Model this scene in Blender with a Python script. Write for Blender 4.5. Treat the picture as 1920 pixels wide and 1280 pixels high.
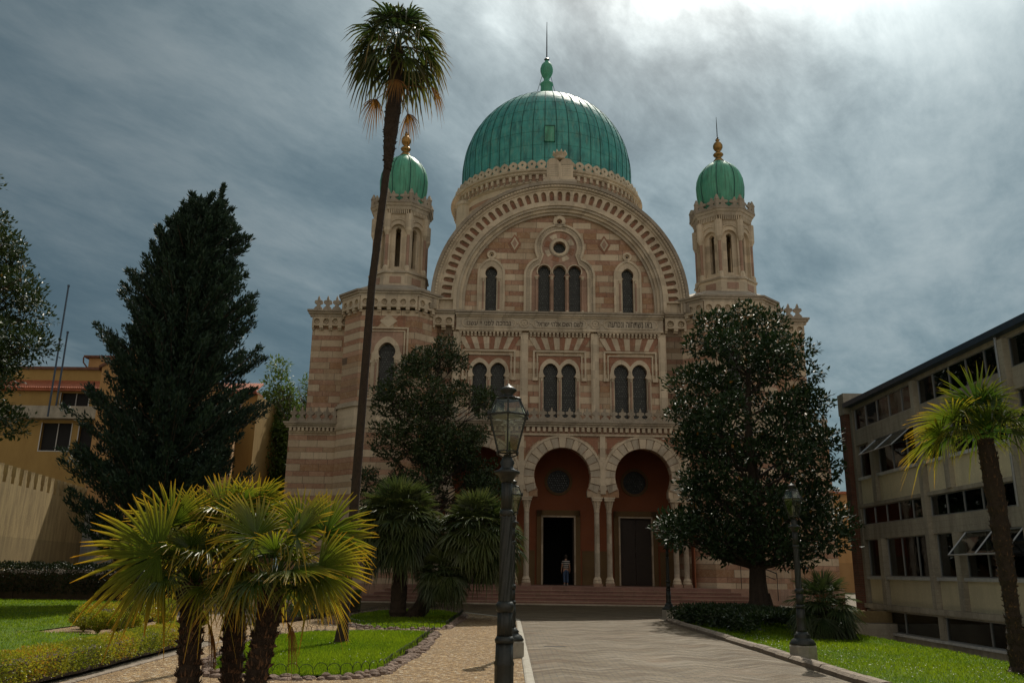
import bpy, math, random
import numpy as np
from mathutils import Vector, Matrix
from mathutils.geometry import tessellate_polygon
R = math.radians
random.seed(7)
rng = np.random.default_rng(11)
for o in list(bpy.data.objects):
    bpy.data.objects.remove(o)
scene = bpy.context.scene
col = scene.collection

# ------------------------------------------------------------------ camera
cam_data = bpy.data.cameras.new("camera")
cam = bpy.data.objects.new("camera", cam_data)
col.objects.link(cam)
cam_data.sensor_width = 36.0
cam_data.lens = 36 * 1580 / 1920
cam_data.clip_end = 3000
cam.matrix_world = Matrix.Translation((0, 0, 1.7)) @ Matrix.Rotation(R(105.2), 4, 'X') @ Matrix.Rotation(R(0.85), 4, 'Z')
scene.camera = cam

# ------------------------------------------------------------------ light
SUN_EL, SUN_AZ = 52.0, 15.0          # azimuth to the right of +Y
sd = Vector((math.sin(R(SUN_AZ)) * math.cos(R(SUN_EL)), math.cos(R(SUN_AZ)) * math.cos(R(SUN_EL)), math.sin(R(SUN_EL))))
ld = bpy.data.lights.new("sun", 'SUN')
ld.energy = 4.4
ld.angle = R(0.6)
ld.color = (1.0, 0.93, 0.80)
lo = bpy.data.objects.new("sun", ld)
col.objects.link(lo)
lo.rotation_euler = (-sd).to_track_quat('-Z', 'Y').to_euler()
lo.location = (10, 30, 60)
scene.view_settings.view_transform = 'Standard'
scene.view_settings.look = 'None'
scene.view_settings.gamma = 1
scene.view_settings.exposure = -0.25


class NT:
    """small helper round a node tree"""
    def __init__(s, nt):
        s.nt = nt
        nt.nodes.clear()

    def n(s, kind, **kw):
        nd = s.nt.nodes.new(kind)
        for k, v in kw.items():
            setattr(nd, k, v)
        return nd

    def put(s, sock, v):
        if v is None:
            return
        if hasattr(v, 'is_output') or isinstance(v, bpy.types.NodeSocket):
            s.nt.links.new(v, sock)
        elif isinstance(v, (tuple, list)):
            if sock.type == 'RGBA' and len(v) == 3:
                v = (*v, 1)
            sock.default_value = v
        else:
            sock.default_value = v

    def m(s, op, a, b=None, c=None, clamp=False):
        nd = s.n('ShaderNodeMath', operation=op, use_clamp=clamp)
        s.put(nd.inputs[0], a)
        s.put(nd.inputs[1], b)
        s.put(nd.inputs[2], c)
        return nd.outputs[0]

    def vm(s, op, a, b=None, out=0):
        nd = s.n('ShaderNodeVectorMath', operation=op)
        s.put(nd.inputs[0], a)
        if b is not None:
            s.put(nd.inputs[1], b)
        return nd.outputs[out]

    def mix(s, f, a, b, mode='MIX'):
        nd = s.n('ShaderNodeMix', data_type='RGBA', blend_type=mode)
        s.put(nd.inputs[0], f)
        s.put(nd.inputs[6], a)
        s.put(nd.inputs[7], b)
        return nd.outputs[2]

    def noise(s, v, scale, detail=4, rough=0.55, dist=0.0, out='Fac'):
        nd = s.n('ShaderNodeTexNoise')
        s.put(nd.inputs['Vector'], v)
        nd.inputs['Scale'].default_value = scale
        nd.inputs['Detail'].default_value = detail
        nd.inputs['Roughness'].default_value = rough
        nd.inputs['Distortion'].default_value = dist
        return nd.outputs[out]

    def step(s, v, lo, hi, a=0.0, b=1.0):
        nd = s.n('ShaderNodeMapRange', interpolation_type='SMOOTHSTEP')
        s.put(nd.inputs[0], v)
        nd.inputs[1].default_value = lo
        nd.inputs[2].default_value = hi
        nd.inputs[3].default_value = a
        nd.inputs[4].default_value = b
        return nd.outputs[0]

    def comb(s, x, y, z):
        nd = s.n('ShaderNodeCombineXYZ')
        s.put(nd.inputs[0], x)
        s.put(nd.inputs[1], y)
        s.put(nd.inputs[2], z)
        return nd.outputs[0]

    def sep(s, v):
        nd = s.n('ShaderNodeSeparateXYZ')
        s.put(nd.inputs[0], v)
        return nd.outputs

    def pos(s):
        return s.n('ShaderNodeNewGeometry').outputs['Position']

    def obj(s):
        return s.n('ShaderNodeTexCoord').outputs['Object']

    def attr(s, name):
        return s.n('ShaderNodeAttribute', attribute_name=name).outputs['Fac']

    def white(s, v):
        nd = s.n('ShaderNodeTexWhiteNoise', noise_dimensions='3D')
        s.put(nd.inputs['Vector'], v)
        return nd.outputs['Value']

    def bump(s, h, strength=0.3, dist=0.02):
        nd = s.n('ShaderNodeBump')
        nd.inputs['Strength'].default_value = strength
        nd.inputs['Distance'].default_value = dist
        s.put(nd.inputs['Height'], h)
        return nd.outputs[0]


# ------------------------------------------------------------------ sky
world = bpy.data.worlds.new("World")
scene.world = world
world.use_nodes = True
w = NT(world.node_tree)
skyt = w.n('ShaderNodeTexSky', sky_type='NISHITA')
skyt.sun_disc = False
skyt.sun_elevation = R(SUN_EL)
skyt.sun_rotation = R(SUN_AZ)
skyt.air_density = 1.0
skyt.dust_density = 1.5
dirv = w.vm('NORMALIZE', w.n('ShaderNodeTexCoord').outputs['Generated'])
dx, dy, dz = w.sep(dirv)
dzc = w.m('MAXIMUM', w.m('ADD', dz, 0.12), 0.03)
px, py = w.m('DIVIDE', dx, dzc), w.m('DIVIDE', dy, dzc)
# streaks run from lower left to upper right: stretch the cloud noise along that line
ca, sa = math.cos(R(58)), math.sin(R(58))
ua = w.m('ADD', w.m('MULTIPLY', px, ca), w.m('MULTIPLY', py, sa))
ub = w.m('SUBTRACT', w.m('MULTIPLY', py, ca), w.m('MULTIPLY', px, sa))
cp = w.comb(w.m('MULTIPLY', ua, 0.62), ub, 1.7)
n1 = w.noise(cp, 1.5, 12, 0.62, 0.25)
n2 = w.noise(w.comb(px, py, 4.0), 0.9, 6, 0.5, 0.15)
n3 = w.noise(w.comb(w.m('MULTIPLY', ua, 1.1), w.m('MULTIPLY', ub, 2.2), 8.0), 3.2, 12, 0.66, 0.3)
cov = w.step(w.m('ADD', w.m('MULTIPLY', n1, 0.55), w.m('ADD', w.m('MULTIPLY', n2, 0.35), w.m('MULTIPLY', n3, 0.25))), 0.42, 0.78)
sdot = w.vm('DOT_PRODUCT', dirv, tuple(sd), out='Value')
sdc = w.m('MAXIMUM', sdot, 0.0)
halo = w.m('POWER', sdc, 14.0)
core = w.m('POWER', sdc, 42.0)
behind = w.step(dy, -0.6, 0.3, 1.75, 0.85)  # unseen sky behind the camera made brighter, added to light the facade
side = w.step(dx, -0.6, 0.15, 0.55, 1.0)
body = w.m('ADD', w.m('ADD', 1.0, w.m('MULTIPLY', cov, 0.85)), w.m('MULTIPLY', w.m('ADD', w.m('MULTIPLY', cov, 5.5), 0.8), halo))
body = w.m('ADD', body, w.m('MULTIPLY', core, w.m('ADD', 4.0, w.m('MULTIPLY', cov, 34.0))))
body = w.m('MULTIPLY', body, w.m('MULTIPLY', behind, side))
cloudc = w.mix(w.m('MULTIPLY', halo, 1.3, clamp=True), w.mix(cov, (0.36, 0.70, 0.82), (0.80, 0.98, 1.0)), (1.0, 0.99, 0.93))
cloudc = w.mix(w.step(dy, 0.25, -0.5), cloudc, (1.0, 0.91, 0.78))  # warm tint added to that rear sky to warm the facade light
cloud = w.vm('SCALE', cloudc)
w.put(cloud.node.inputs['Scale'], w.m('MULTIPLY', body, 2.15))
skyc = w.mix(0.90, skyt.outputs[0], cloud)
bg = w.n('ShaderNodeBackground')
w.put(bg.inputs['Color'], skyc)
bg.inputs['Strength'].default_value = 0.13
wo = w.n('ShaderNodeOutputWorld')
w.nt.links.new(bg.outputs[0], wo.inputs[0])

# ------------------------------------------------------------------ materials
MATS = {}


def mat(name):
    m = bpy.data.materials.new(name)
    m.use_nodes = True
    MATS[name] = m
    g = NT(m.node_tree)
    return g


def finish(g, color, rough=0.7, normal=None, metal=0.0, spec=0.5, emit=None, coat=0.0):
    p = g.n('ShaderNodeBsdfPrincipled')
    g.put(p.inputs['Base Color'], color)
    g.put(p.inputs['Roughness'], rough)
    g.put(p.inputs['Metallic'], metal)
    g.put(p.inputs['Specular IOR Level'], spec)
    g.put(p.inputs['Coat Weight'], coat)
    if normal is not None:
        g.put(p.inputs['Normal'], normal)
    o = g.n('ShaderNodeOutputMaterial')
    g.nt.links.new(p.outputs[0], o.inputs[0])
    return p, o


def simple(name, color, rough=0.7, var=0.25, scale=3.0, bump=0.15, metal=0.0, spec=0.5, bd=0.01, dark=0.5):
    g = mat(name)
    P = g.pos()
    n = g.noise(P, scale, 6, 0.6)
    n2 = g.noise(P, scale * 6, 4, 0.6)
    f = g.m('MULTIPLY', g.step(n, 0.35, 0.7), var)
    c = g.mix(f, color, tuple(x * dark for x in color))
    c = g.mix(g.m('MULTIPLY', g.step(n2, 0.45, 0.75), var * 0.6), c, tuple(min(1, x * 1.35) for x in color))
    finish(g, c, g.step(n2, 0.2, 0.8, rough * 0.85, min(1, rough * 1.15)), g.bump(n2, bump, bd) if bump else None, metal, spec)
    return MATS[name]


PERIOD, REDZ = 0.725, 15.85
CREAM = (0.47, 0.385, 0.285)
RED = (0.36, 0.165, 0.105)


def stone_common(g, P, c, amount=0.55):
    """rain streaks, soot and patina with shapes of their own"""
    x, y, z = g.sep(P)
    u = g.m('ADD', x, y)
    st = g.noise(g.comb(g.m('MULTIPLY', u, 2.6), 0.0, g.m('MULTIPLY', z, 0.28)), 1.0, 6, 0.65)
    blot = g.noise(P, 0.55, 6, 0.65)
    fine = g.noise(P, 7.0, 5, 0.7)
    c = g.mix(g.m('MULTIPLY', g.step(st, 0.48, 0.75), amount * 0.7), c, (0.16, 0.125, 0.085))
    c = g.mix(g.m('MULTIPLY', g.step(blot, 0.5, 0.72), amount * 0.6), c, (0.24, 0.17, 0.10))
    c = g.mix(g.m('MULTIPLY', g.step(fine, 0.5, 0.8), amount * 0.5), c, (0.60, 0.52, 0.40))
    c = g.mix(g.m('MULTIPLY', g.step(fine, 0.47, 0.25), amount * 0.5), c, (0.12, 0.08, 0.055))
    return c, fine


def banded(name='banded marble', red=0.84):
    g = mat(name)
    P = g.pos()
    x, y, z = g.sep(P)
    zz = g.m('DIVIDE', g.m('SUBTRACT', z, REDZ - 0.15), PERIOD)
    row = g.m('FLOOR', zz)
    fr = g.m('FRACT', zz)
    isred = g.m('LESS_THAN', fr, 0.42)
    u = g.m('ADD', x, g.m('MULTIPLY', y, 1.0))
    rid = g.m('ADD', g.m('MULTIPLY', row, 2.0), isred)
    ofs = g.m('MULTIPLY', g.white(g.comb(rid, 3.0, 1.0)), 1.1)
    bl = g.m('ADD', 0.75, g.m('MULTIPLY', g.white(g.comb(rid, 7.0, 2.0)), 0.6))
    uu = g.m('DIVIDE', g.m('ADD', u, ofs), bl)
    cell = g.m('FLOOR', uu)
    rnd = g.white(g.comb(cell, rid, 0.0))
    rnd2 = g.white(g.comb(cell, rid, 5.0))
    # joints
    fu = g.m('FRACT', uu)
    ju = g.m('LESS_THAN', fu, 0.022)
    ja = g.m('LESS_THAN', g.m('ABSOLUTE', g.m('SUBTRACT', fr, 0.42)), 0.014)
    jb = g.m('LESS_THAN', fr, 0.022)
    joint = g.m('MAXIMUM', ju, g.m('MAXIMUM', ja, jb))
    cr = g.mix(rnd, (0.44, 0.335, 0.225), (0.68, 0.555, 0.395))
    cr = g.mix(g.step(rnd2, 0.78, 0.82), cr, (0.36, 0.205, 0.11))
    rd = g.mix(rnd, (0.27, 0.12, 0.072), (0.44, 0.235, 0.15))
    rd = g.mix(g.step(rnd2, 0.86, 0.88), rd, (0.42, 0.30, 0.19))
    c = g.mix(g.m('MULTIPLY', isred, red), cr, rd)
    vein = g.noise(P, 4.5, 8, 0.75, 1.2)
    c = g.mix(g.m('MULTIPLY', g.step(vein, 0.47, 0.64), 0.40), c, (0.60, 0.44, 0.30))
    c = g.mix(g.m('MULTIPLY', g.step(vein, 0.44, 0.32), 0.45), c, (0.17, 0.085, 0.055))
    c, fine = stone_common(g, P, c)
    c = g.mix(g.m('MULTIPLY', joint, 0.8), c, (0.10, 0.075, 0.055))
    h = g.m('SUBTRACT', g.m('MULTIPLY', fine, 0.35), joint)
    finish(g, c, 0.72, g.bump(h, 0.35, 0.012), spec=0.35)


banded()


def trim(name, base, amount=0.75, sc=1.0):
    g = mat(name)
    P = g.pos()
    x, y, z = g.sep(P)
    u = g.m('ADD', x, y)
    cell = g.m('FLOOR', g.m('DIVIDE', u, 0.8))
    rnd = g.white(g.comb(cell, g.m('FLOOR', g.m('DIVIDE', z, 0.55)), 2.0))
    c = g.mix(rnd, tuple(v * 0.82 for v in base), tuple(v * 1.14 for v in base))
    c, fine = stone_common(g, P, c, amount)
    finish(g, c, 0.75, g.bump(fine, 0.35, 0.012), spec=0.3)


trim('pale stone', (0.60, 0.50, 0.365))
trim('grey stone', (0.50, 0.43, 0.33), 0.95)
trim('weathered stone', (0.34, 0.29, 0.225), 1.0)
trim('pink stone', (0.40, 0.255, 0.185))
trim('red stone', (0.32, 0.155, 0.095))
trim('step stone', (0.30, 0.165, 0.13), 0.5)
simple('letter cut', (0.07, 0.055, 0.04), 0.9, 0.2)


def copper(name, a, b, dark):
    g = mat(name)
    P = g.obj()
    x, y, z = g.sep(P)
    ang = g.m('ARCTAN2', y, x)
    st = g.noise(g.comb(g.m('MULTIPLY', ang, 14.0), g.m('MULTIPLY', z, 0.45), 0.0), 1.0, 6, 0.65)
    st2 = g.noise(g.comb(g.m('MULTIPLY', ang, 45.0), g.m('MULTIPLY', z, 0.9), 3.0), 1.0, 4, 0.6)
    n = g.noise(P, 1.1, 6, 0.6)
    c = g.mix(g.step(n, 0.3, 0.7), a, b)
    c = g.mix(g.m('MULTIPLY', g.step(st, 0.45, 0.66), 0.75), c, dark)
    c = g.mix(g.m('MULTIPLY', g.step(st2, 0.48, 0.72), 0.45), c, (0.22, 0.42, 0.32))
    c = g.mix(g.m('MULTIPLY', g.step(g.noise(P, 3.0, 8, 0.7), 0.5, 0.68), 0.4), c, (0.10, 0.20, 0.13))
    finish(g, c, g.step(n, 0.3, 0.7, 0.42, 0.62), g.bump(n, 0.2, 0.02), 0.0, 0.5)


copper('dome copper', (0.028, 0.25, 0.225), (0.075, 0.38, 0.335), (0.012, 0.10, 0.10))
copper('turret copper', (0.06, 0.32, 0.20), (0.11, 0.44, 0.28), (0.02, 0.12, 0.07))
simple('copper seam', (0.015, 0.10, 0.08), 0.6, 0.3)
simple('gilt', (0.38, 0.22, 0.07), 0.35, 0.5, 6, 0.1, 0.85)
simple('iron', (0.018, 0.020, 0.019), 0.42, 0.5, 8, 0.2, 0.3)
simple('lamp iron', (0.030, 0.033, 0.029), 0.45, 0.6, 9, 0.3, 0.2)
simple('wood dark', (0.035, 0.022, 0.014), 0.55, 0.4)
simple('red plaster', (0.31, 0.105, 0.045), 0.85, 0.35, 0.8)
simple('ochre plaster', (0.19, 0.12, 0.05), 0.85, 0.4, 0.8)
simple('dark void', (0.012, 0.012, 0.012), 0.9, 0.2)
simple('lead roof', (0.10, 0.11, 0.11), 0.55, 0.4, 0.8)


def lattice(name):
    """leaded window behind a pierced grille"""
    g = mat(name)
    P = g.obj()
    x, y, z = g.sep(P)
    s = 0.15
    row = g.m('FLOOR', g.m('DIVIDE', z, s))
    odd = g.m('MULTIPLY', g.m('MODULO', g.m('ABSOLUTE', row), 2.0), 0.5)
    fx = g.m('SUBTRACT', g.m('FRACT', g.m('ADD', g.m('DIVIDE', x, s), odd)), 0.5)
    fz = g.m('SUBTRACT', g.m('FRACT', g.m('DIVIDE', z, s)), 0.5)
    d = g.m('SQRT', g.m('ADD', g.m('MULTIPLY', fx, fx), g.m('MULTIPLY', fz, fz)))
    hole = g.step(d, 0.34, 0.26)
    bar = g.m('LESS_THAN', g.m('FRACT', g.m('DIVIDE', z, 0.86)), 0.06)
    hole = g.m('MULTIPLY', hole, g.m('SUBTRACT', 1.0, bar))
    cid = g.white(g.comb(g.m('FLOOR', g.m('ADD', g.m('DIVIDE', x, s), odd)), row, 0.0))
    c = g.mix(hole, (0.028, 0.030, 0.026), g.mix(cid, (0.015, 0.018, 0.016), (0.10, 0.115, 0.10)))
    finish(g, c, g.mix(hole, (0.6, 0.6, 0.6), (0.16, 0.16, 0.16)), g.bump(hole, 0.6, 0.02))


lattice('window lattice')


def wall_glass(name, tint, refl_rough=0.03):
    g = mat(name)
    P = g.pos()
    fr = g.n('ShaderNodeFresnel')
    fr.inputs['IOR'].default_value = 1.6
    n = g.noise(P, 1.3, 2, 0.5)
    bn = g.bump(n, 0.10, 0.02)
    g.put(fr.inputs['Normal'], bn)
    t = g.n('ShaderNodeBsdfTransparent')
    t.inputs[0].default_value = (*tint, 1)
    gl = g.n('ShaderNodeBsdfGlossy')
    gl.inputs['Roughness'].default_value = refl_rough
    gl.inputs['Color'].default_value = (0.9, 0.95, 1, 1)
    g.put(gl.inputs['Normal'], bn)
    mx = g.n('ShaderNodeMixShader')
    g.put(mx.inputs[0], g.m('ADD', g.m('MULTIPLY', fr.outputs[0], 1.0), 0.02, clamp=True))
    g.nt.links.new(t.outputs[0], mx.inputs[1])
    g.nt.links.new(gl.outputs[0], mx.inputs[2])
    o = g.n('ShaderNodeOutputMaterial')
    g.nt.links.new(mx.outputs[0], o.inputs[0])


wall_glass('block glass', (0.35, 0.42, 0.42))
wall_glass('lantern glass', (0.80, 0.82, 0.74), 0.08)
simple('milky glass', (0.62, 0.62, 0.52), 0.35, 0.2, 5, 0.0)


def concrete(name, c0, c1, boards=0.22):
    g = mat(name)
    P = g.pos()
    x, y, z = g.sep(P)
    b = g.m('FRACT', g.m('DIVIDE', z, boards))
    j = g.m('LESS_THAN', b, 0.06)
    n = g.noise(g.comb(g.m('MULTIPLY', x, 1.0), g.m('MULTIPLY', y, 2.0), g.m('MULTIPLY', z, 0.4)), 1.2, 7, 0.65)
    f = g.noise(P, 12, 5, 0.6)
    c = g.mix(g.step(n, 0.3, 0.72), c0, c1)
    c = g.mix(g.m('MULTIPLY', g.step(f, 0.5, 0.8), 0.4), c, tuple(v * 1.5 for v in c0))
    c = g.mix(g.m('MULTIPLY', j, 0.35), c, tuple(v * 0.4 for v in c0))
    finish(g, c, 0.85, g.bump(g.m('SUBTRACT', f, j), 0.3, 0.008), spec=0.3)


concrete('board concrete', (0.42, 0.38, 0.30), (0.25, 0.225, 0.18))
concrete('cream panel', (0.74, 0.66, 0.45), (0.62, 0.55, 0.37), 50)
concrete('white sill', (0.62, 0.62, 0.60), (0.42, 0.42, 0.40), 50)
concrete('garden wall plaster', (0.36, 0.27, 0.13), (0.20, 0.145, 0.07), 50)
concrete('yellow plaster', (0.38, 0.25, 0.085), (0.32, 0.205, 0.07), 50)
concrete('orange plaster', (0.46, 0.27, 0.115), (0.39, 0.22, 0.09), 50)
simple('blue fascia', (0.025, 0.05, 0.085), 0.4, 0.2, 2, 0.0)
simple('aluminium', (0.42, 0.43, 0.43), 0.35, 0.2, 8, 0.0, 0.6)
simple('cardboard', (0.30, 0.19, 0.09), 0.9, 0.2)
simple('terracotta', (0.28, 0.10, 0.05), 0.8, 0.4, 4)
simple('fired tile', (0.42, 0.13, 0.06), 0.8, 0.6, 3, 0.3)
simple('plinth stone', (0.34, 0.31, 0.25), 0.8, 0.5, 5, 0.3)
simple('kerb stone', (0.25, 0.20, 0.15), 0.85, 0.8, 5, 0.6, bd=0.03)
simple('rock', (0.22, 0.15, 0.11), 0.9, 0.9, 6, 0.8, bd=0.04)
simple('soil', (0.085, 0.06, 0.04), 0.95, 0.5, 5, 0.5, bd=0.03)


def brickmat(name, c1, c2, mortar, sx=0.25, sz=0.07):
    g = mat(name)
    x, y, z = g.sep(g.pos())
    b = g.n('ShaderNodeTexBrick')
    g.put(b.inputs['Vector'], g.comb(g.m('ADD', x, y), z, 0.0))
    b.inputs['Scale'].default_value = 1.0
    b.inputs['Brick Width'].default_value = sx
    b.inputs['Row Height'].default_value = sz
    b.inputs['Mortar Size'].default_value = 0.008
    g.put(b.inputs['Color1'], c1)
    g.put(b.inputs['Color2'], c2)
    g.put(b.inputs['Mortar'], mortar)
    n = g.noise(g.pos(), 3, 6, 0.65)
    c = g.mix(g.m('MULTIPLY', g.step(n, 0.4, 0.7), 0.5), b.outputs['Color'], tuple(v * 0.4 for v in c1))
    finish(g, c, 0.85, g.bump(b.outputs['Fac'], -0.4, 0.01), spec=0.3)


brickmat('brick', (0.20, 0.075, 0.045), (0.13, 0.06, 0.04), (0.16, 0.13, 0.10))
brickmat('white brick', (0.42, 0.42, 0.40), (0.34, 0.35, 0.34), (0.14, 0.14, 0.14), 0.5, 0.22)


def foliage(name, cols, trans=0.35, rough=0.45, spec=0.5, tipc=None, tipamt=0.0):
    g = mat(name)
    r = g.attr('rnd')
    c = g.mix(r, cols[0], cols[1])
    if len(cols) > 2:
        c = g.mix(g.step(r, 0.965, 0.975), c, cols[2])
    if tipc:
        t = g.attr('tip')
        k = g.m('MULTIPLY', g.m('POWER', t, 2.6), g.step(r, 0.05, 0.75, 0.25, tipamt), clamp=True)
        c = g.mix(k, c, tipc[0])
        c = g.mix(g.m('MULTIPLY', g.m('POWER', t, 9.0), g.step(r, 0.3, 0.9, 0.1, 0.9), clamp=True), c, tipc[1])
    p = g.n('ShaderNodeBsdfPrincipled')
    g.put(p.inputs['Base Color'], c)
    p.inputs['Roughness'].default_value = rough
    p.inputs['Specular IOR Level'].default_value = spec
    t = g.n('ShaderNodeBsdfTranslucent')
    g.put(t.inputs['Color'], g.mix(0.4, c, g.mix(1.0, c, (1.0, 1.0, 0.35), 'MULTIPLY')))
    mx = g.n('ShaderNodeMixShader')
    mx.inputs[0].default_value = trans
    g.nt.links.new(p.outputs[0], mx.inputs[1])
    g.nt.links.new(t.outputs[0], mx.inputs[2])
    o = g.n('ShaderNodeOutputMaterial')
    g.nt.links.new(mx.outputs[0], o.inputs[0])


foliage('magnolia leaf', [(0.014, 0.036, 0.012), (0.038, 0.066, 0.022), (0.22, 0.11, 0.02)], 0.10, 0.48, 0.28)
foliage('dry magnolia leaf', [(0.022, 0.048, 0.015), (0.060, 0.082, 0.026), (0.22, 0.13, 0.03)], 0.14, 0.42, 0.34)
foliage('conifer leaf', [(0.012, 0.032, 0.022), (0.045, 0.075, 0.042)], 0.12, 0.55, 0.3)
foliage('background leaf', [(0.06, 0.11, 0.022), (0.13, 0.19, 0.035)], 0.35, 0.5, 0.4)
foliage('box leaf', [(0.17, 0.22, 0.018), (0.50, 0.46, 0.035), (0.5, 0.26, 0.03)], 0.4, 0.4, 0.5)
foliage('dark hedge leaf', [(0.012, 0.022, 0.008), (0.028, 0.045, 0.014)], 0.15, 0.4, 0.5)
foliage('green hedge leaf', [(0.03, 0.07, 0.012), (0.09, 0.13, 0.02)], 0.3, 0.4, 0.5)
foliage('ivy leaf', [(0.014, 0.032, 0.010), (0.035, 0.06, 0.018)], 0.15, 0.35, 0.5)
foliage('windmill palm leaf', [(0.028, 0.075, 0.010), (0.11, 0.17, 0.014)], 0.5, 0.36, 0.6, [(0.52, 0.38, 0.03), (0.62, 0.26, 0.02)], 0.95)
foliage('tall palm leaf', [(0.025, 0.055, 0.018), (0.07, 0.11, 0.02)], 0.4, 0.35, 0.6, [(0.26, 0.15, 0.03), (0.30, 0.12, 0.03)], 0.7)
foliage('dry palm leaf', [(0.22, 0.10, 0.03), (0.34, 0.17, 0.045)], 0.4, 0.6, 0.3)
foliage('fan palm leaf', [(0.030, 0.055, 0.018), (0.095, 0.12, 0.035)], 0.25, 0.42, 0.5, [(0.11, 0.13, 0.04), (0.16, 0.15, 0.06)], 0.4)
foliage('grass blade', [(0.095, 0.19, 0.008), (0.27, 0.36, 0.015)], 0.5, 0.5, 0.3)
foliage('daisy petal', [(0.7, 0.7, 0.68), (0.8, 0.8, 0.8)], 0.2, 0.7, 0.3)
simple('bark', (0.075, 0.055, 0.040), 0.9, 0.6, 6, 0.9, bd=0.05)
simple('palm fibre', (0.060, 0.038, 0.024), 0.95, 0.7, 9, 0.9, bd=0.06)
simple('palm boot', (0.16, 0.085, 0.045), 0.85, 0.6, 9, 0.5, bd=0.02)
simple('petiole', (0.09, 0.12, 0.03), 0.5, 0.3)


def groundmat(name, kind):
    g = mat(name)
    P = g.pos()
    x, y, z = g.sep(P)
    if kind == 'gravel':
        v = g.n('ShaderNodeTexVoronoi')
        g.put(v.inputs['Vector'], P)
        v.inputs['Scale'].default_value = 26
        v2 = g.n('ShaderNodeTexVoronoi')
        g.put(v2.inputs['Vector'], P)
        v2.inputs['Scale'].default_value = 9
        r = g.sep(v.outputs['Color'])[0]
        r2 = g.sep(v2.outputs['Color'])[1]
        n = g.noise(P, 0.7, 5, 0.6)
        c = g.mix(r, (0.13, 0.075, 0.035), (0.55, 0.38, 0.19))
        c = g.mix(g.step(r, 0.9, 0.93), c, (0.62, 0.55, 0.42))
        c = g.mix(g.m('MULTIPLY', r2, 0.55), c, (0.16, 0.10, 0.055))
        c = g.mix(g.m('MULTIPLY', g.step(n, 0.4, 0.7), 0.3), c, (0.20, 0.15, 0.09))
        h = g.m('SUBTRACT', g.m('MULTIPLY', r, 0.6), g.m('ADD', v.outputs['Distance'], v2.outputs['Distance']))
        finish(g, c, 0.9, g.bump(h, 1.0, 0.035), spec=0.3)
    elif kind == 'paving':
        wv = g.noise(g.comb(g.m('MULTIPLY', x, 0.35), g.m('MULTIPLY', y, 1.0), 0.0), 0.8, 3, 0.5)
        per = 1.30
        pp = g.m('PINGPONG', g.m('ADD', x, g.m('MULTIPLY', wv, 0.6)), per / 2)
        yy = g.m('ADD', g.m('ADD', y, g.m('MULTIPLY', pp, 0.75)), g.m('MULTIPLY', wv, 0.8))
        b = g.n('ShaderNodeTexBrick')
        g.put(b.inputs['Vector'], g.comb(x, yy, 0.0))
        b.inputs['Scale'].default_value = 1
        b.inputs['Brick Width'].default_value = 0.24
        b.inputs['Row Height'].default_value = 0.085
        b.inputs['Mortar Size'].default_value = 0.010
        g.put(b.inputs['Color1'], (0.10, 0.072, 0.036))
        g.put(b.inputs['Color2'], (0.175, 0.132, 0.070))
        g.put(b.inputs['Mortar'], (0.055, 0.042, 0.03))
        st = g.noise(g.comb(g.m('MULTIPLY', x, 0.45), g.m('ADD', g.m('MULTIPLY', y, 2.2), g.m('MULTIPLY', pp, 2.2)), 0.0), 1.1, 7, 0.66, 0.6)
        n = g.noise(P, 0.8, 6, 0.6)
        f = g.noise(P, 30, 3, 0.6)
        c = g.mix(g.m('MULTIPLY', g.step(st, 0.42, 0.70), 0.75), b.outputs['Color'], (0.075, 0.050, 0.030))
        c = g.mix(g.m('MULTIPLY', g.step(st, 0.46, 0.30), 0.5), c, (0.20, 0.16, 0.095))
        c = g.mix(g.m('MULTIPLY', g.step(n, 0.5, 0.75), 0.5), c, (0.17, 0.105, 0.055))
        h = g.m('ADD', g.m('MULTIPLY', b.outputs['Fac'], -0.5), g.m('ADD', g.m('MULTIPLY', st, 0.9), g.m('MULTIPLY', f, 0.3)))
        finish(g, c, g.step(st, 0.3, 0.7, 0.6, 0.85), g.bump(h, 1.0, 0.05), spec=0.3)
    elif kind == 'lawn':
        n = g.noise(P, 1.3, 6, 0.65)
        f = g.noise(P, 40, 4, 0.7)
        c = g.mix(g.step(n, 0.35, 0.65), (0.055, 0.12, 0.007), (0.13, 0.19, 0.012))
        c = g.mix(g.m('MULTIPLY', g.step(g.noise(P, 0.55, 5, 0.7), 0.58, 0.68), 0.7), c, (0.19, 0.15, 0.06))
        c = g.mix(g.m('MULTIPLY', g.step(f, 0.5, 0.7), 0.6), c, (0.025, 0.055, 0.006))
        finish(g, c, 0.9, g.bump(f, 0.9, 0.05), spec=0.2)
    else:
        n = g.noise(P, 0.5, 6, 0.6)
        f = g.noise(P, 18, 5, 0.7)
        c = g.mix(g.step(n, 0.3, 0.7), (0.16, 0.135, 0.10), (0.10, 0.088, 0.068))
        c = g.mix(g.m('MULTIPLY', f, 0.5), c, (0.24, 0.20, 0.15))
        finish(g, c, 0.9, g.bump(f, 0.5, 0.02), spec=0.3)


groundmat('gravel', 'gravel')
groundmat('paving', 'paving')
groundmat('lawn ground', 'lawn')
groundmat('packed ground', 'ground')
simple('skin', (0.42, 0.24, 0.16), 0.55, 0.1, 8, 0.0)
simple('hair', (0.03, 0.02, 0.014), 0.7, 0.2)
simple('denim', (0.05, 0.09, 0.17), 0.85, 0.4, 12)
simple('shoe', (0.45, 0.45, 0.43), 0.6, 0.2)
g = mat('striped cloth')
zz = g.sep(g.obj())[2]
s_ = g.m('LESS_THAN', g.m('FRACT', g.m('DIVIDE', zz, 0.105)), 0.34)
finish(g, g.mix(s_, (0.022, 0.022, 0.026), (0.62, 0.60, 0.55)), 0.85)


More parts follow.
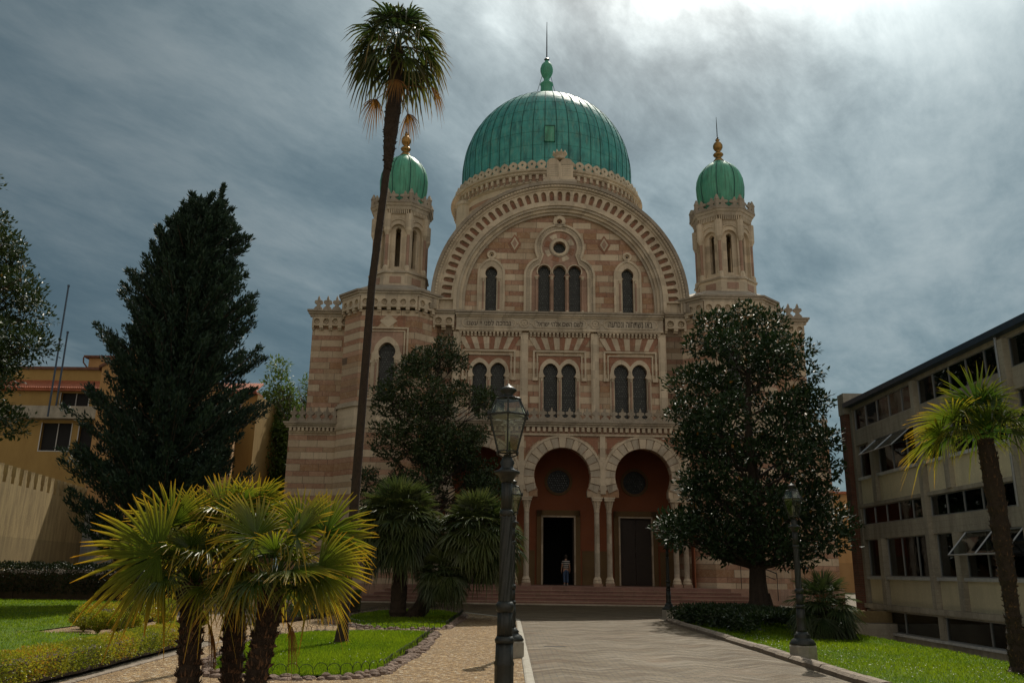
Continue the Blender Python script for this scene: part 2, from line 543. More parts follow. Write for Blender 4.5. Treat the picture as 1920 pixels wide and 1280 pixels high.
# ------------------------------------------------------------------ mesh building
def tag(o, label=None, cat=None, group=None, kind=None):
    if label:
        o['label'] = label
    if cat:
        o['category'] = cat
    if group:
        o['group'] = group
    if kind:
        o['kind'] = kind
    return o


def empty(name, loc=(0, 0, 0), rz=0.0, **kw):
    o = bpy.data.objects.new(name, None)
    col.objects.link(o)
    o.location = loc
    o.rotation_euler = (0, 0, rz)
    o.empty_display_size = 0.3
    tag(o, **kw)
    return o


class MB:
    def __init__(s):
        s.v, s.f, s.m, s.mi = [], [], [], 0
        s.tip, s.rnd = [], []
        s.arr = []            # numpy chunks (verts, faces, mat, rnd)

    def mat(s, i):
        s.mi = i
        return s

    def add(s, vs, fs):
        b = len(s.v)
        s.v.extend(vs)
        for f in fs:
            s.f.append(tuple(i + b for i in f))
            s.m.append(s.mi)
        return b

    def box(s, x0, x1, y0, y1, z0, z1):
        s.add([(x0, y0, z0), (x1, y0, z0), (x1, y1, z0), (x0, y1, z0), (x0, y0, z1), (x1, y0, z1), (x1, y1, z1), (x0, y1, z1)],
              [(0, 3, 2, 1), (4, 5, 6, 7), (0, 1, 5, 4), (1, 2, 6, 5), (2, 3, 7, 6), (3, 0, 4, 7)])
        return s

    def plate(s, outer, holes, y0, y1, back=True, rim=True):
        """outline in (x,z), extruded from y0 (front) to y1"""
        loops = [outer] + list(holes)
        tri = tessellate_polygon([[Vector((p[0], p[1], 0)) for p in lp] for lp in loops])
        flat = [p for lp in loops for p in lp]
        n = len(flat)
        vs = [(p[0], y0, p[1]) for p in flat] + [(p[0], y1, p[1]) for p in flat]
        fs = []
        for t in tri:
            a, b, c = (flat[i] for i in t)
            ar = (b[0] - a[0]) * (c[1] - a[1]) - (c[0] - a[0]) * (b[1] - a[1])
            if abs(ar) < 1e-9:
                continue
            t2 = t if ar > 0 else (t[0], t[2], t[1])
            fs.append(tuple(t2))
            if back:
                fs.append(tuple(n + i for i in reversed(t2)))
        if rim:
            b = 0
            for k, lp in enumerate(loops):
                area = sum(lp[i][0] * lp[(i + 1) % len(lp)][1] - lp[(i + 1) % len(lp)][0] * lp[i][1] for i in range(len(lp)))
                for i in range(len(lp)):
                    j = (i + 1) % len(lp)
                    q = (b + i, b + i + n, b + j + n, b + j) if (area > 0) == (k == 0) else (b + j, b + j + n, b + i + n, b + i)
                    fs.append(q)
                b += len(lp)
        s.add(vs, fs)
        return s

    def sheet(s, poly, z, holes=()):
        loops = [poly] + list(holes)
        tri = tessellate_polygon([[Vector((p[0], p[1], 0)) for p in lp] for lp in loops])
        flat = [p for lp in loops for p in lp]
        fs = []
        for t in tri:
            a, b, c = (flat[i] for i in t)
            ar = (b[0] - a[0]) * (c[1] - a[1]) - (c[0] - a[0]) * (b[1] - a[1])
            if abs(ar) > 1e-9:
                fs.append(t if ar > 0 else (t[0], t[2], t[1]))
        s.add([(p[0], p[1], z) for p in flat], fs)
        return s

    def ring(s, cx, cz, r0, r1, a0, a1, y0, y1, n):
        """sector of a flat ring in the xz plane (degrees, 0 = +x, 90 = up)"""
        vs, fs = [], []
        full = abs(a1 - a0) >= 359.9
        cnt = n if full else n + 1
        for i in range(cnt):
            a = R(a0 + (a1 - a0) * i / n)
            c, q = math.cos(a), math.sin(a)
            for r, y in ((r0, y0), (r1, y0), (r1, y1), (r0, y1)):
                vs.append((cx + r * c, y, cz + r * q))
        for i in range(n):
            j = (i + 1) % cnt
            for k in range(4):
                l = (k + 1) % 4
                fs.append((4 * i + k, 4 * i + l, 4 * j + l, 4 * j + k))
        if not full:
            fs.append((3, 2, 1, 0))
            e = 4 * (cnt - 1)
            fs.append((e, e + 1, e + 2, e + 3))
        s.add(vs, fs)
        return s

    def lathe(s, prof, n=24, cx=0.0, cy=0.0, a0=0.0, fn=None, cap=True):
        vs, fs = [], []
        for (r, z) in prof:
            for i in range(n):
                a = a0 + 2 * math.pi * i / n
                rr = r * (fn(a, z) if fn else 1.0)
                vs.append((cx + rr * math.cos(a), cy + rr * math.sin(a), z))
        for k in range(len(prof) - 1):
            for i in range(n):
                j = (i + 1) % n
                fs.append((k * n + i, k * n + j, (k + 1) * n + j, (k + 1) * n + i))
        if cap:
            fs.append(tuple(reversed(range(n))))
            fs.append(tuple(range((len(prof) - 1) * n, len(prof) * n)))
        s.add(vs, fs)
        return s

    def tube(s, pts, radii, n=8, cap=True):
        pts = [Vector(p) for p in pts]
        if not isinstance(radii, (list, tuple)):
            radii = [radii] * len(pts)
        vs, fs = [], []
        prev = None
        for k, p in enumerate(pts):
            t = (pts[min(k + 1, len(pts) - 1)] - pts[max(k - 1, 0)])
            if t.length < 1e-9:
                t = Vector((0, 0, 1))
            t.normalize()
            if prev is None:
                ref = Vector((1, 0, 0)) if abs(t.x) < 0.8 else Vector((0, 1, 0))
                a = t.cross(ref).normalized()
            else:
                a = (prev - t * prev.dot(t))
                a = a.normalized() if a.length > 1e-6 else t.cross(Vector((1, 0, 0))).normalized()
            prev = a
            b = t.cross(a)
            for i in range(n):
                th = 2 * math.pi * i / n
                q = p + (a * math.cos(th) + b * math.sin(th)) * radii[k]
                vs.append(tuple(q))
        for k in range(len(pts) - 1):
            for i in range(n):
                j = (i + 1) % n
                fs.append((k * n + i, k * n + j, (k + 1) * n + j, (k + 1) * n + i))
        if cap:
            fs.append(tuple(reversed(range(n))))
            fs.append(tuple(range((len(pts) - 1) * n, len(pts) * n)))
        s.add(vs, fs)
        return s

    def leaves(s, pos, dirs, nrm, ln, wd, rnd=None, fold=0.15):
        """many diamond leaves: pos, direction, normal arrays"""
        pos, dirs, nrm = (np.asarray(a, dtype=np.float64) for a in (pos, dirs, nrm))
        n = len(pos)
        if n == 0:
            return s
        ln = np.broadcast_to(ln, (n,))[:, None]
        wd = np.broadcast_to(wd, (n,))[:, None]
        dirs = dirs / np.maximum(np.linalg.norm(dirs, axis=1, keepdims=True), 1e-9)
        side = np.cross(dirs, nrm)
        side /= np.maximum(np.linalg.norm(side, axis=1, keepdims=True), 1e-9)
        up = np.cross(side, dirs)
        a = pos
        m_ = pos + dirs * ln * 0.45
        l = m_ + side * wd * 0.5 + up * wd * fold
        r = m_ - side * wd * 0.5 + up * wd * fold
        t = pos + dirs * ln - up * wd * fold * 0.8
        V = np.stack([a, l, t, r], axis=1).reshape(-1, 3)
        idx = np.arange(n) * 4
        F = np.stack([idx, idx + 2, idx + 1, idx, idx + 3, idx + 2], axis=1).reshape(-1, 3)
        if rnd is None:
            rnd = rng.random(n)
        s.arr.append((V, F, s.mi, np.repeat(rnd, 4)))
        return s

    def build(s, name, mats, parent=None, smooth=False, **kw):
        me = bpy.data.meshes.new(name)
        if isinstance(mats, str):
            mats = [mats]
        V = np.array(s.v, dtype=np.float32).reshape(-1, 3)
        nb = len(V)
        lens = np.array([len(f) for f in s.f], dtype=np.int32)
        L = np.array([i for f in s.f for i in f], dtype=np.int32)
        M = np.array(s.m, dtype=np.int32)
        rn = np.array(s.rnd, dtype=np.float32) if len(s.rnd) == nb else np.full(nb, 0.5, np.float32)
        tp = np.array(s.tip, dtype=np.float32) if len(s.tip) == nb else np.zeros(nb, np.float32)
        Vs, Ls, lensl, Ms, Rn, Tp = [V], [L], [lens], [M], [rn], [tp]
        off = nb
        for (v, f, mi, r) in s.arr:
            Vs.append(v.astype(np.float32))
            Ls.append((f + off).astype(np.int32).reshape(-1))
            lensl.append(np.full(len(f), 3, np.int32))
            Ms.append(np.full(len(f), mi, np.int32))
            Rn.append(r.astype(np.float32))
            Tp.append(np.zeros(len(v), np.float32))
            off += len(v)
        V = np.concatenate(Vs); L = np.concatenate(Ls); lens = np.concatenate(lensl); M = np.concatenate(Ms)
        me.vertices.add(len(V))
        me.vertices.foreach_set('co', V.reshape(-1))
        me.loops.add(len(L))
        me.loops.foreach_set('vertex_index', L)
        me.polygons.add(len(lens))
        st = np.concatenate([[0], np.cumsum(lens)[:-1]]).astype(np.int32)
        me.polygons.foreach_set('loop_start', st)
        me.polygons.foreach_set('loop_total', lens)
        me.polygons.foreach_set('material_index', M)
        me.polygons.foreach_set('use_smooth', np.full(len(lens), smooth, dtype=bool))
        if s.arr or s.rnd:
            at = me.attributes.new('rnd', 'FLOAT', 'POINT')
            at.data.foreach_set('value', np.concatenate(Rn))
        if s.tip:
            at = me.attributes.new('tip', 'FLOAT', 'POINT')
            at.data.foreach_set('value', np.concatenate(Tp))
        me.update(calc_edges=True)
        me.validate()
        for m_ in mats:
            me.materials.append(MATS[m_])
        o = bpy.data.objects.new(name, me)
        col.objects.link(o)
        if parent is not None:
            o.parent = parent
        tag(o, **kw)
        return o


def smooth_by_angle(o, deg=40):
    me = o.data
    me.polygons.foreach_set('use_smooth', np.full(len(me.polygons), True, dtype=bool))
    me.update()
    for e in me.edges:
        e.use_edge_sharp = False
    import bmesh
    bm = bmesh.new()
    bm.from_mesh(me)
    for e in bm.edges:
        if len(e.link_faces) == 2 and e.calc_face_angle(0) > R(deg):
            e.smooth = False
    bm.to_mesh(me)
    bm.free()
    return o


def copy_tree(o, parent=None):
    c = o.copy()
    col.objects.link(c)
    c.parent = parent
    for ch in [k for k in bpy.data.objects if k.parent == o]:
        copy_tree(ch, c)
    return c


def horseshoe(cx, zb, hw, r, zc, n=22, point=0.06, neck=None):
    """opening outline, counter-clockwise: straight jambs below a horseshoe head"""
    k = neck if neck is not None else hw
    a0 = -math.acos(min(1, k / r))
    pts = [(cx - hw, zb), (cx + hw, zb)]
    zn = zc + r * math.sin(a0)
    pts.append((cx + hw, zn - 0.02))
    for i in range(n + 1):
        a = a0 + (math.pi - 2 * a0) * i / n
        pz = zc + r * math.sin(a)
        if a > 0:
            pz += point * r * max(0, math.sin(a)) ** 6
        pts.append((cx + r * math.cos(a), pz))
    pts.append((cx - hw, zn - 0.02))
    return pts


def colonnette(mb, x, y, z0, z1, r, mshaft=1, mcap=0, cap=0.22):
    mb.mat(mcap)
    mb.lathe([(r * 1.7, z0), (r * 1.7, z0 + 0.05), (r * 1.45, z0 + 0.09), (r * 1.1, z0 + 0.13)], 10, x, y)
    mb.mat(mshaft)
    mb.lathe([(r, z0 + 0.12), (r, z1 - cap)], 10, x, y, cap=False)
    mb.mat(mcap)
    mb.lathe([(r, z1 - cap), (r * 1.25, z1 - cap * 0.85), (r * 1.25, z1 - cap * 0.6), (r * 1.9, z1 - cap * 0.15), (r * 1.9, z1)], 10, x, y)


MERLON = [(-0.5, 0), (0.5, 0), (0.40, 0.16), (0.20, 0.26), (0.16, 0.40), (0.30, 0.42), (0.46, 0.50), (0.44, 0.64), (0.28, 0.70), (0.13, 0.70),
          (0.13, 0.82), (0.0, 1.05), (-0.13, 0.82), (-0.13, 0.70), (-0.28, 0.70), (-0.44, 0.64), (-0.46, 0.50), (-0.30, 0.42), (-0.16, 0.40), (-0.20, 0.26), (-0.40, 0.16)]


def merlons(mb, x0, x1, y, z, h, wid, depth=0.14):
    n = max(1, round((x1 - x0) / wid))
    w_ = (x1 - x0) / n
    for i in range(n):
        cx = x0 + (i + 0.5) * w_
        mb.plate([(cx + p[0] * w_ * 0.98, z + p[1] * h) for p in MERLON], [], y - depth / 2, y + depth / 2)


def xf_plate(mb, fn, build):
    """build plates into a temporary builder and map every vertex"""
    t = MB()
    t.mi = mb.mi
    build(t)
    b = len(mb.v)
    mb.v.extend(fn(*v) for v in t.v)
    for f, m_ in zip(t.f, t.m):
        mb.f.append(tuple(i + b for i in f))
        mb.m.append(m_)
# ================================================================== THE SYNAGOGUE (local x = along the facade, y = depth, z = up)
syn = empty("domed_synagogue", (2.98, 51.0, 0), R(0.4),
            label="large domed building of cream and red banded marble with green copper domes", cat="building")
B3 = ['banded marble', 'pale stone', 'grey stone', 'red stone', 'pink stone', 'weathered stone', 'dark void']


def wbuild(mb, name, parent=syn, mats=B3, smooth=False, **kw):
    return mb.build(name, mats, parent, smooth, **kw)


def arch_frieze(mb, x0, x1, z0, z1, yb, d, sp=0.62, m=1, cor=True):
    """row of little round arches carried on corbels"""
    n = max(1, round((x1 - x0) / sp))
    s = (x1 - x0) / n
    h = z1 - z0
    mb.mat(m)
    outer = [(x0, z0 + h * 0.30), (x1, z0 + h * 0.30), (x1, z1), (x0, z1)]
    holes = []
    for i in range(n):
        c = x0 + (i + 0.5) * s
        r = s * 0.33
        holes.append([(c + r * math.cos(a), z0 + h * 0.62 + r * math.sin(a)) for a in [2 * math.pi * k / 12 for k in range(12)]])
    mb.plate(outer, holes, yb - d, yb - d * 0.25, back=False)
    for i in range(n + 1):
        c = x0 + i * s
        a, b = max(x0, c - s * 0.2), min(x1, c + s * 0.2)
        mb.box(a, b, yb - d * 0.95, yb, z0 + h * 0.12, z0 + h * 0.30)
        mb.box(a, b, yb - d * 0.55, yb, z0, z0 + h * 0.12)
    for i in range(n):
        c = x0 + (i + 0.5) * s
        mb.ring(c, z0 + h * 0.62, s * 0.12, s * 0.19, 0, 360, yb - d * 0.6, yb - d * 0.2, 10)
    mb.box(x0, x1, yb - d * 0.4, yb, z0 + h * 0.28, z1)


def cornice(mb, x0, x1, yb, z0, h, d, m=2, e0=0.0, e1=0.0):
    mb.mat(m)
    mb.box(x0 - e0 * .5, x1 + e1 * .5, yb - d * 0.55, yb, z0, z0 + h * 0.4)
    mb.mat(m + 0)
    mb.box(x0 - e0 * .8, x1 + e1 * .8, yb - d * 0.8, yb, z0 + h * 0.403, z0 + h * 0.7)
    mb.mat(5)
    mb.box(x0 - e0, x1 + e1, yb - d, yb, z0 + h * 0.703, z0 + h)


def dentils(mb, x0, x1, yb, z0, z1, d, sp=0.24, m=1):
    n = max(1, round((x1 - x0) / sp))
    s = (x1 - x0) / n
    mb.mat(m)
    for i in range(n):
        c = x0 + (i + 0.5) * s
        mb.box(c - s * 0.28, c + s * 0.28, yb - d, yb, z0, z1)


def facefn(p0, p1):
    d = Vector((p1[0] - p0[0], p1[1] - p0[1]))
    L = d.length
    d /= L
    nx, ny = -d.y, d.x
    return (lambda x, y, z: (p0[0] + d.x * x + nx * y, p0[1] + d.y * x + ny * y, z)), L


# ---- masses behind the front
mb = MB()
mb.mat(0)
mb.box(-15.75, 15.75, 1.0, 27, 10.15, 17.5)
mb.box(-16.5, -7.79, 0.2, 27.2, 0, 10.15)
mb.box(7.79, 16.5, 0.2, 27.2, 0, 10.15)
mb.box(-7.785, 7.785, 8.1, 27.2, 0, 10.148)
mb.box(-7.785, 7.785, 0.41, 8.1, 9.77, 10.145)
mb.box(-7.9, -6.6, 0.0, 1.0, 10.15, 17.3)
mb.box(6.6, 7.9, 0.0, 1.0, 10.15, 17.3)
wbuild(mb, "wall")
mb = MB()
mb.mat(2)
vs, fs = [], []
for k, y in enumerate((0.6, 11.5)):
    for i in range(33):
        a = math.pi * i / 32
        vs.append((7.95 * math.cos(a), y, 18.12 + 7.95 * math.sin(a)))
for i in range(32):
    fs.append((i, i + 1, 34 + i, 33 + i))
mb.add(vs, fs)
mb.box(-7.95, 7.95, 0.7, 11.5, 17.5, 18.4)
wbuild(mb, "roof", mats=['banded marble', 'pale stone', 'lead roof'] + B3[3:])

# ---- wings: friezes, cornices and fleuron merlons
for sgn in (-1, 1):
    mb = MB()
    x0, x1 = sorted((sgn * 15.75, sgn * 13.4))
    eo = (0.3, 0) if sgn < 0 else (0, 0.3)
    arch_frieze(mb, x0, x1, 16.35, 17.2, 1.0, 0.26)
    cornice(mb, x0, x1, 1.0, 17.2, 0.4, 0.55, 2, eo[0], eo[1])
    mb.mat(5)
    mb.box(x0, x1, 0.8, 1.3, 17.6, 17.72)
    merlons(mb, x0, x1, 0.95, 17.7, 0.9, 0.60, .2)
    wbuild(mb, "upper_cornice")
    mb = MB()
    x0, x1 = sorted((sgn * 16.5, sgn * 13.5))
    dentils(mb, x0, x1, 0.2, 9.72, 9.93, 0.22, 0.26)
    mb.mat(1).box(x0, x1, 0.12, 0.2, 9.62, 9.72)
    cornice(mb, x0, x1, 0.2, 9.93, 0.33, 0.42, 2, eo[0], eo[1])
    mb.mat(5).box(x0, x1, 0.0, 0.5, 10.26, 10.36)
    merlons(mb, x0, x1, 0.12, 10.34, 0.86, 0.53, .2)
    wbuild(mb, "lower_cornice")
    mb = MB()
    mb.mat(4).box(x0 - 0.12, x1 + 0.12, 0.0, 0.3, 0.0, 0.95)
    wbuild(mb, "plinth")


# ---- octagonal towers with their turrets
def tower(sgn):
    cx = 10.6 * sgn
    mb = MB()
    P = [(cx - 2.9, 1.35), (cx - 2.9, 0.0), (cx - 1.7, -1.2), (cx + 1.7, -1.2), (cx + 2.9, 0.0), (cx + 2.9, 1.35)]

    def prism(off, z0, z1, m, closed=True):
        c = (cx, 1.8)
        pts = []
        full = P + [(cx + 2.9, 3.6), (cx + 1.7, 4.8), (cx - 1.7, 4.8), (cx - 2.9, 3.6)]
        for (a, b) in full:
            dx_, dy_ = a - c[0], b - c[1]
            l = math.hypot(dx_, dy_)
            pts.append((a + dx_ / l * off, b + dy_ / l * off))
        mb.mat(m)
        n = len(pts)
        mb.add([(a, b, z0) for a, b in pts] + [(a, b, z1) for a, b in pts],
               [tuple(reversed(range(n))), tuple(range(n, 2 * n))] + [(i, (i + 1) % n, n + (i + 1) % n, n + i) for i in range(n)][::1])
        return pts
    # lower stage
    prism(0.10, 0, 9.75, 0)
    prism(0.16, 9.75, 10.25, 1)
    prism(0.10, 10.25, 11.05, 1)
    prism(0.24, 11.05, 11.22, 2)
    prism(0.14, 11.22, 11.36, 2)
    prism(0.25, 0.0, 0.9, 4)
    # window stage: every face but the front is solid
    faces = [(P[i], P[i + 1]) for i in range(5)]
    for k, (a, b) in enumerate(faces):
        fn, L = facefn(a, b)
        mb.mat(0)
        if k == 2:
            c = L / 2
            hole = horseshoe(c, 11.75, 0.47, 0.52, 14.45, point=0.12, neck=0.38)
            xf_plate(mb, fn, lambda t: t.plate([(0, 11.3), (L, 11.3), (L, 17.1), (0, 17.1)], [hole], 0, 0.45, back=False))
        else:
            xf_plate(mb, fn, lambda t: t.plate([(0, 11.3), (L, 11.3), (L, 17.1), (0, 17.1)], [], 0, 0.45, back=False))
        xf_plate(mb, fn, lambda t: arch_frieze(t, -0.05, L + 0.05, 16.95, 17.95, 0.0, 0.25, 0.6) if L > 1 else None)
        # diamond inlays
        if k == 2:
            mb.mat(1)
            xf_plate(mb, fn, lambda t: t.plate([(L / 2, 15.95), (L / 2 + .55, 16.4), (L / 2, 16.85), (L / 2 - .55, 16.4)], [], -0.03, 0.01))
            mb.mat(3)
            for s_ in (-1, 1):
                xf_plate(mb, fn, lambda t: t.plate([(L / 2 + s_ * .62, 16.05), (L / 2 + s_ * 1.05, 16.05), (L / 2 + s_ * 1.05, 16.75), (L / 2 + s_ * .62, 16.75), (L / 2 + s_ * .35, 16.4)][::s_], [], -0.022, 0.01))
    prism(0.30, 17.95, 18.10, 2)
    prism(0.42, 18.10, 18.22, 2)
    prism(0.52, 18.22, 18.34, 5)
    # sloping stone roof up to the turret
    full = P + [(cx + 2.9, 3.6), (cx + 1.7, 4.8), (cx - 1.7, 4.8), (cx - 2.9, 3.6)]
    mb.mat(5)
    n = len(full)
    lo_ = [(cx + (a - cx) * 1.12, 1.8 + (b - 1.8) * 1.12, 18.34) for a, b in full]
    hi_ = [(cx + (a - cx) * 0.76, 1.8 + (b - 1.8) * 0.76, 18.98) for a, b in full]
    mb.add(lo_ + hi_, [(i, (i + 1) % n, n + (i + 1) % n, n + i) for i in range(n)] + [tuple(range(n, 2 * n))])
    # ledge of corbels below the window stage
    tw = wbuild(mb, "tower")
    # window of the tower
    mb = MB()
    y = -1.2
    mb.mat(1)
    ho = horseshoe(cx, 11.75, 0.47, 0.52, 14.45, point=0.12, neck=0.38)
    mb.plate([(cx - .92, 11.5), (cx + .92, 11.5), (cx + .92, 14.3)] + [(cx + .78 * math.cos(a), 14.5 + .78 * math.sin(a) + .12 * max(0, math.sin(a)) ** 6) for a in [math.pi * k / 16 for k in range(17)]] + [(cx - .92, 14.3)], [ho], y - 0.07, y + 0.1, back=False)
    mb.mat(4)
    mb.plate([(cx - .95, 14.32), (cx - .70, 14.32)] + [(cx + .70 * math.cos(t), 14.5 + .72 * math.sin(t)) for t in [math.pi * (1 - k / 12) for k in range(13)]] + [(cx + .70, 14.32), (cx + .95, 14.32), (cx + .95, 15.75), (cx - .95, 15.75)], [], y - 0.025, y)
    for (hw, wd, pr, zt) in ((1.28, .10, .12, 15.98), (1.08, .07, .09, 15.78)):
        mb.mat(1)
        mb.box(cx - hw, cx + hw, y - pr, y, zt - wd, zt)
        mb.box(cx - hw, cx - hw + wd, y - pr, y, 13.9, zt - wd)
        mb.box(cx + hw - wd, cx + hw, y - pr, y, 13.9, zt - wd)
        mb.box(cx - hw, cx - hw + .26, y - pr - .02, y, 13.72, 13.9)
        mb.box(cx + hw - .26, cx + hw, y - pr - .02, y, 13.72, 13.9)
    for s_ in (-1, 1):
        colonnette(mb, cx + s_ * .62, y - 0.1, 11.6, 13.95, .06, 4, 1)
    mb.mat(1).box(cx - 1.05, cx + 1.05, y - .16, y + .1, 11.42, 11.55)
    wbuild(mb, "window_frame", tw)
    mb = MB()
    mb.box(cx - .5, cx + .5, y + .30, y + .33, 11.7, 15.2)
    mb.build("window_pane", 'window lattice', tw)

    # ---- turret
    tx, ty = 10.7 * sgn, 1.8
    mb = MB()

    def octa(ap, z0, z1, m, ap1=None):
        mb.mat(m)
        ap *= .93
        ap1 = ap1 * .93 if ap1 else None
        k = 1 / math.cos(R(22.5))
        mb.lathe([(ap * k, z0), ((ap1 or ap) * k, z1)], 8, tx, ty, R(22.5))
    octa(2.25, 18.95, 19.15, 5, 2.2)
    octa(2.1, 19.15, 19.35, 1, 2.0)
    octa(1.95, 19.35, 20.3, 1)
    octa(2.05, 20.3, 20.42, 2)
    ap = 1.66
    hf = ap * math.tan(R(22.5))
    for k in range(8):
        a = R(-90 + 45 * k)
        nx, ny = math.cos(a), math.sin(a)
        dx_, dy_ = -ny, nx
        p0 = (tx + nx * ap - dx_ * hf, ty + ny * ap - dy_ * hf)
        p1 = (tx + nx * ap + dx_ * hf, ty + ny * ap + dy_ * hf)
        fn, L = facefn(p0, p1)
        c = L / 2
        win = horseshoe(c, 20.85, 0.17, 0.19, 23.35, 10, 0.15, 0.13)
        niche = horseshoe(c, 20.62, 0.47, 0.47, 23.25, 12, 0.05)
        mb.mat(1)
        xf_plate(mb, fn, lambda t: t.plate([(0, 20.42), (L, 20.42), (L, 24.4), (0, 24.4)], [niche], 0, 0.22, back=False))
        xf_plate(mb, fn, lambda t: t.plate([(0.1, 20.42), (L - 0.1, 20.42), (L - 0.1, 23.9), (0.1, 23.9)], [win], 0.22, 0.5, back=False))
        mb.mat(4)
        xf_plate(mb, fn, lambda t: t.plate([(c - .36, 19.62), (c + .36, 19.62), (c + .36, 20.05), (c - .36, 20.05)], [], -0.19, -0.1))
        mb.mat(1)
        # hood moulding with little teeth
        def hood(t):
            t.ring(c, 23.45, 0.58, 0.66, 15, 165, -0.07, 0.0, 12)
            for q in range(11):
                aa = R(20 + 14 * q)
                px_, pz_ = c + .71 * math.cos(aa), 23.45 + .71 * math.sin(aa)
                t.box(px_ - .028, px_ + .028, -.05, 0, pz_ - .028, pz_ + .028)
        xf_plate(mb, fn, hood)
        xf_plate(mb, fn, lambda t: dentils(t, 0, L, 0, 24.42, 24.72, 0.12, 0.13))
        # corner shaft
        cxp, cyp = p0
        mb.mat(1)
        mb.lathe([(.20, 20.42), (.20, 20.7), (.12, 20.85)], 8, cxp, cyp)
        mb.mat(4)
        mb.lathe([(.105, 20.85), (.105, 22.95)], 8, cxp, cyp, cap=False)
        mb.mat(1)
        mb.lathe([(.12, 22.95), (.15, 23.05), (.24, 23.25), (.25, 24.4)], 8, cxp, cyp)
    octa(1.84, 24.4, 24.44, 1)
    octa(1.93, 24.72, 24.95, 2, 2.0)
    octa(2.06, 24.95, 25.12, 2, 2.14)
    octa(2.18, 25.12, 25.24, 5)
    mb.mat(5)
    ap2 = 1.86
    h2 = ap2 * math.tan(R(22.5))
    for k in range(8):
        a = R(-90 + 45 * k)
        nx, ny = math.cos(a), math.sin(a)
        fn, L = facefn((tx + nx * ap2 + ny * h2, ty + ny * ap2 - nx * h2), (tx + nx * ap2 - ny * h2, ty + ny * ap2 + nx * h2))
        xf_plate(mb, fn, lambda t: merlons(t, 0, L, 0, 25.24, 0.72, L / 2.0, 0.12))
        mb.lathe([(.16, 25.24), (.16, 25.7), (.20, 25.8), (.05, 26.15)], 6, tx + nx * ap2 + ny * h2, ty + ny * ap2 - nx * h2)
    tu = wbuild(mb, "turret")
    tu.location = (.2 if sgn < 0 else .42, 0, -.33)
    mb = MB()
    mb.lathe([(1.5, 20.3), (1.5, 24.5)], 8, tx, ty, R(22.5))
    # dark drum core is open to the sky through opposite slits, so only the lower floor is closed
    # onion dome, gored
    prof = [(1.30, -2.0), (1.36, -1.75), (1.50, -1.2), (1.61, -0.5), (1.64, 0.1), (1.58, 0.6), (1.42, 1.05), (1.15, 1.45), (0.82, 1.75), (0.52, 1.95), (0.33, 2.12), (0.22, 2.35)]
    mb = MB()
    mb.lathe(prof, 64, 0, 0, R(22.5), fn=lambda a, z: 0.95 + 0.05 * abs(math.sin(4 * (a - R(22.5)))) ** 0.7)
    dm = mb.build("turret_dome", 'turret copper', tu, True)
    dm.location = (tx, ty, 27.35)
    mb = MB()
    for k in range(8):
        a = R(22.5 + 45 * k)
        mb.tube([(0.965 * r * math.cos(a), 0.965 * r * math.sin(a), z) for r, z in prof], 0.028, 5)
    sm = mb.build("dome_seams", 'copper seam', tu)
    sm.location = (tx, ty, 27.35)
    mb = MB()
    mb.lathe([(.40, 29.42), (.34, 29.55), (.20, 29.72), (.17, 29.8), (.30, 29.88), (.36, 29.98), (.30, 30.08), (.15, 30.16), (.13, 30.24), (.24, 30.34), (.33, 30.52), (.33, 30.7), (.24, 30.88), (.12, 31.0), (.10, 31.08), (.16, 31.12), (.05, 31.2)], 16, tx, ty)
    mb.build("finial", 'gilt', tu, True)
    mb = MB()
    mb.lathe([(.035, 31.15), (.03, 32.2), (.012, 32.9)], 6, tx, ty)
    mb.lathe([(.03, 31.22), (.10, 31.27), (.03, 31.32)], 8, tx, ty)
    mb.build("lightning_rod", 'iron', tu)


tower(-1)
tower(1)

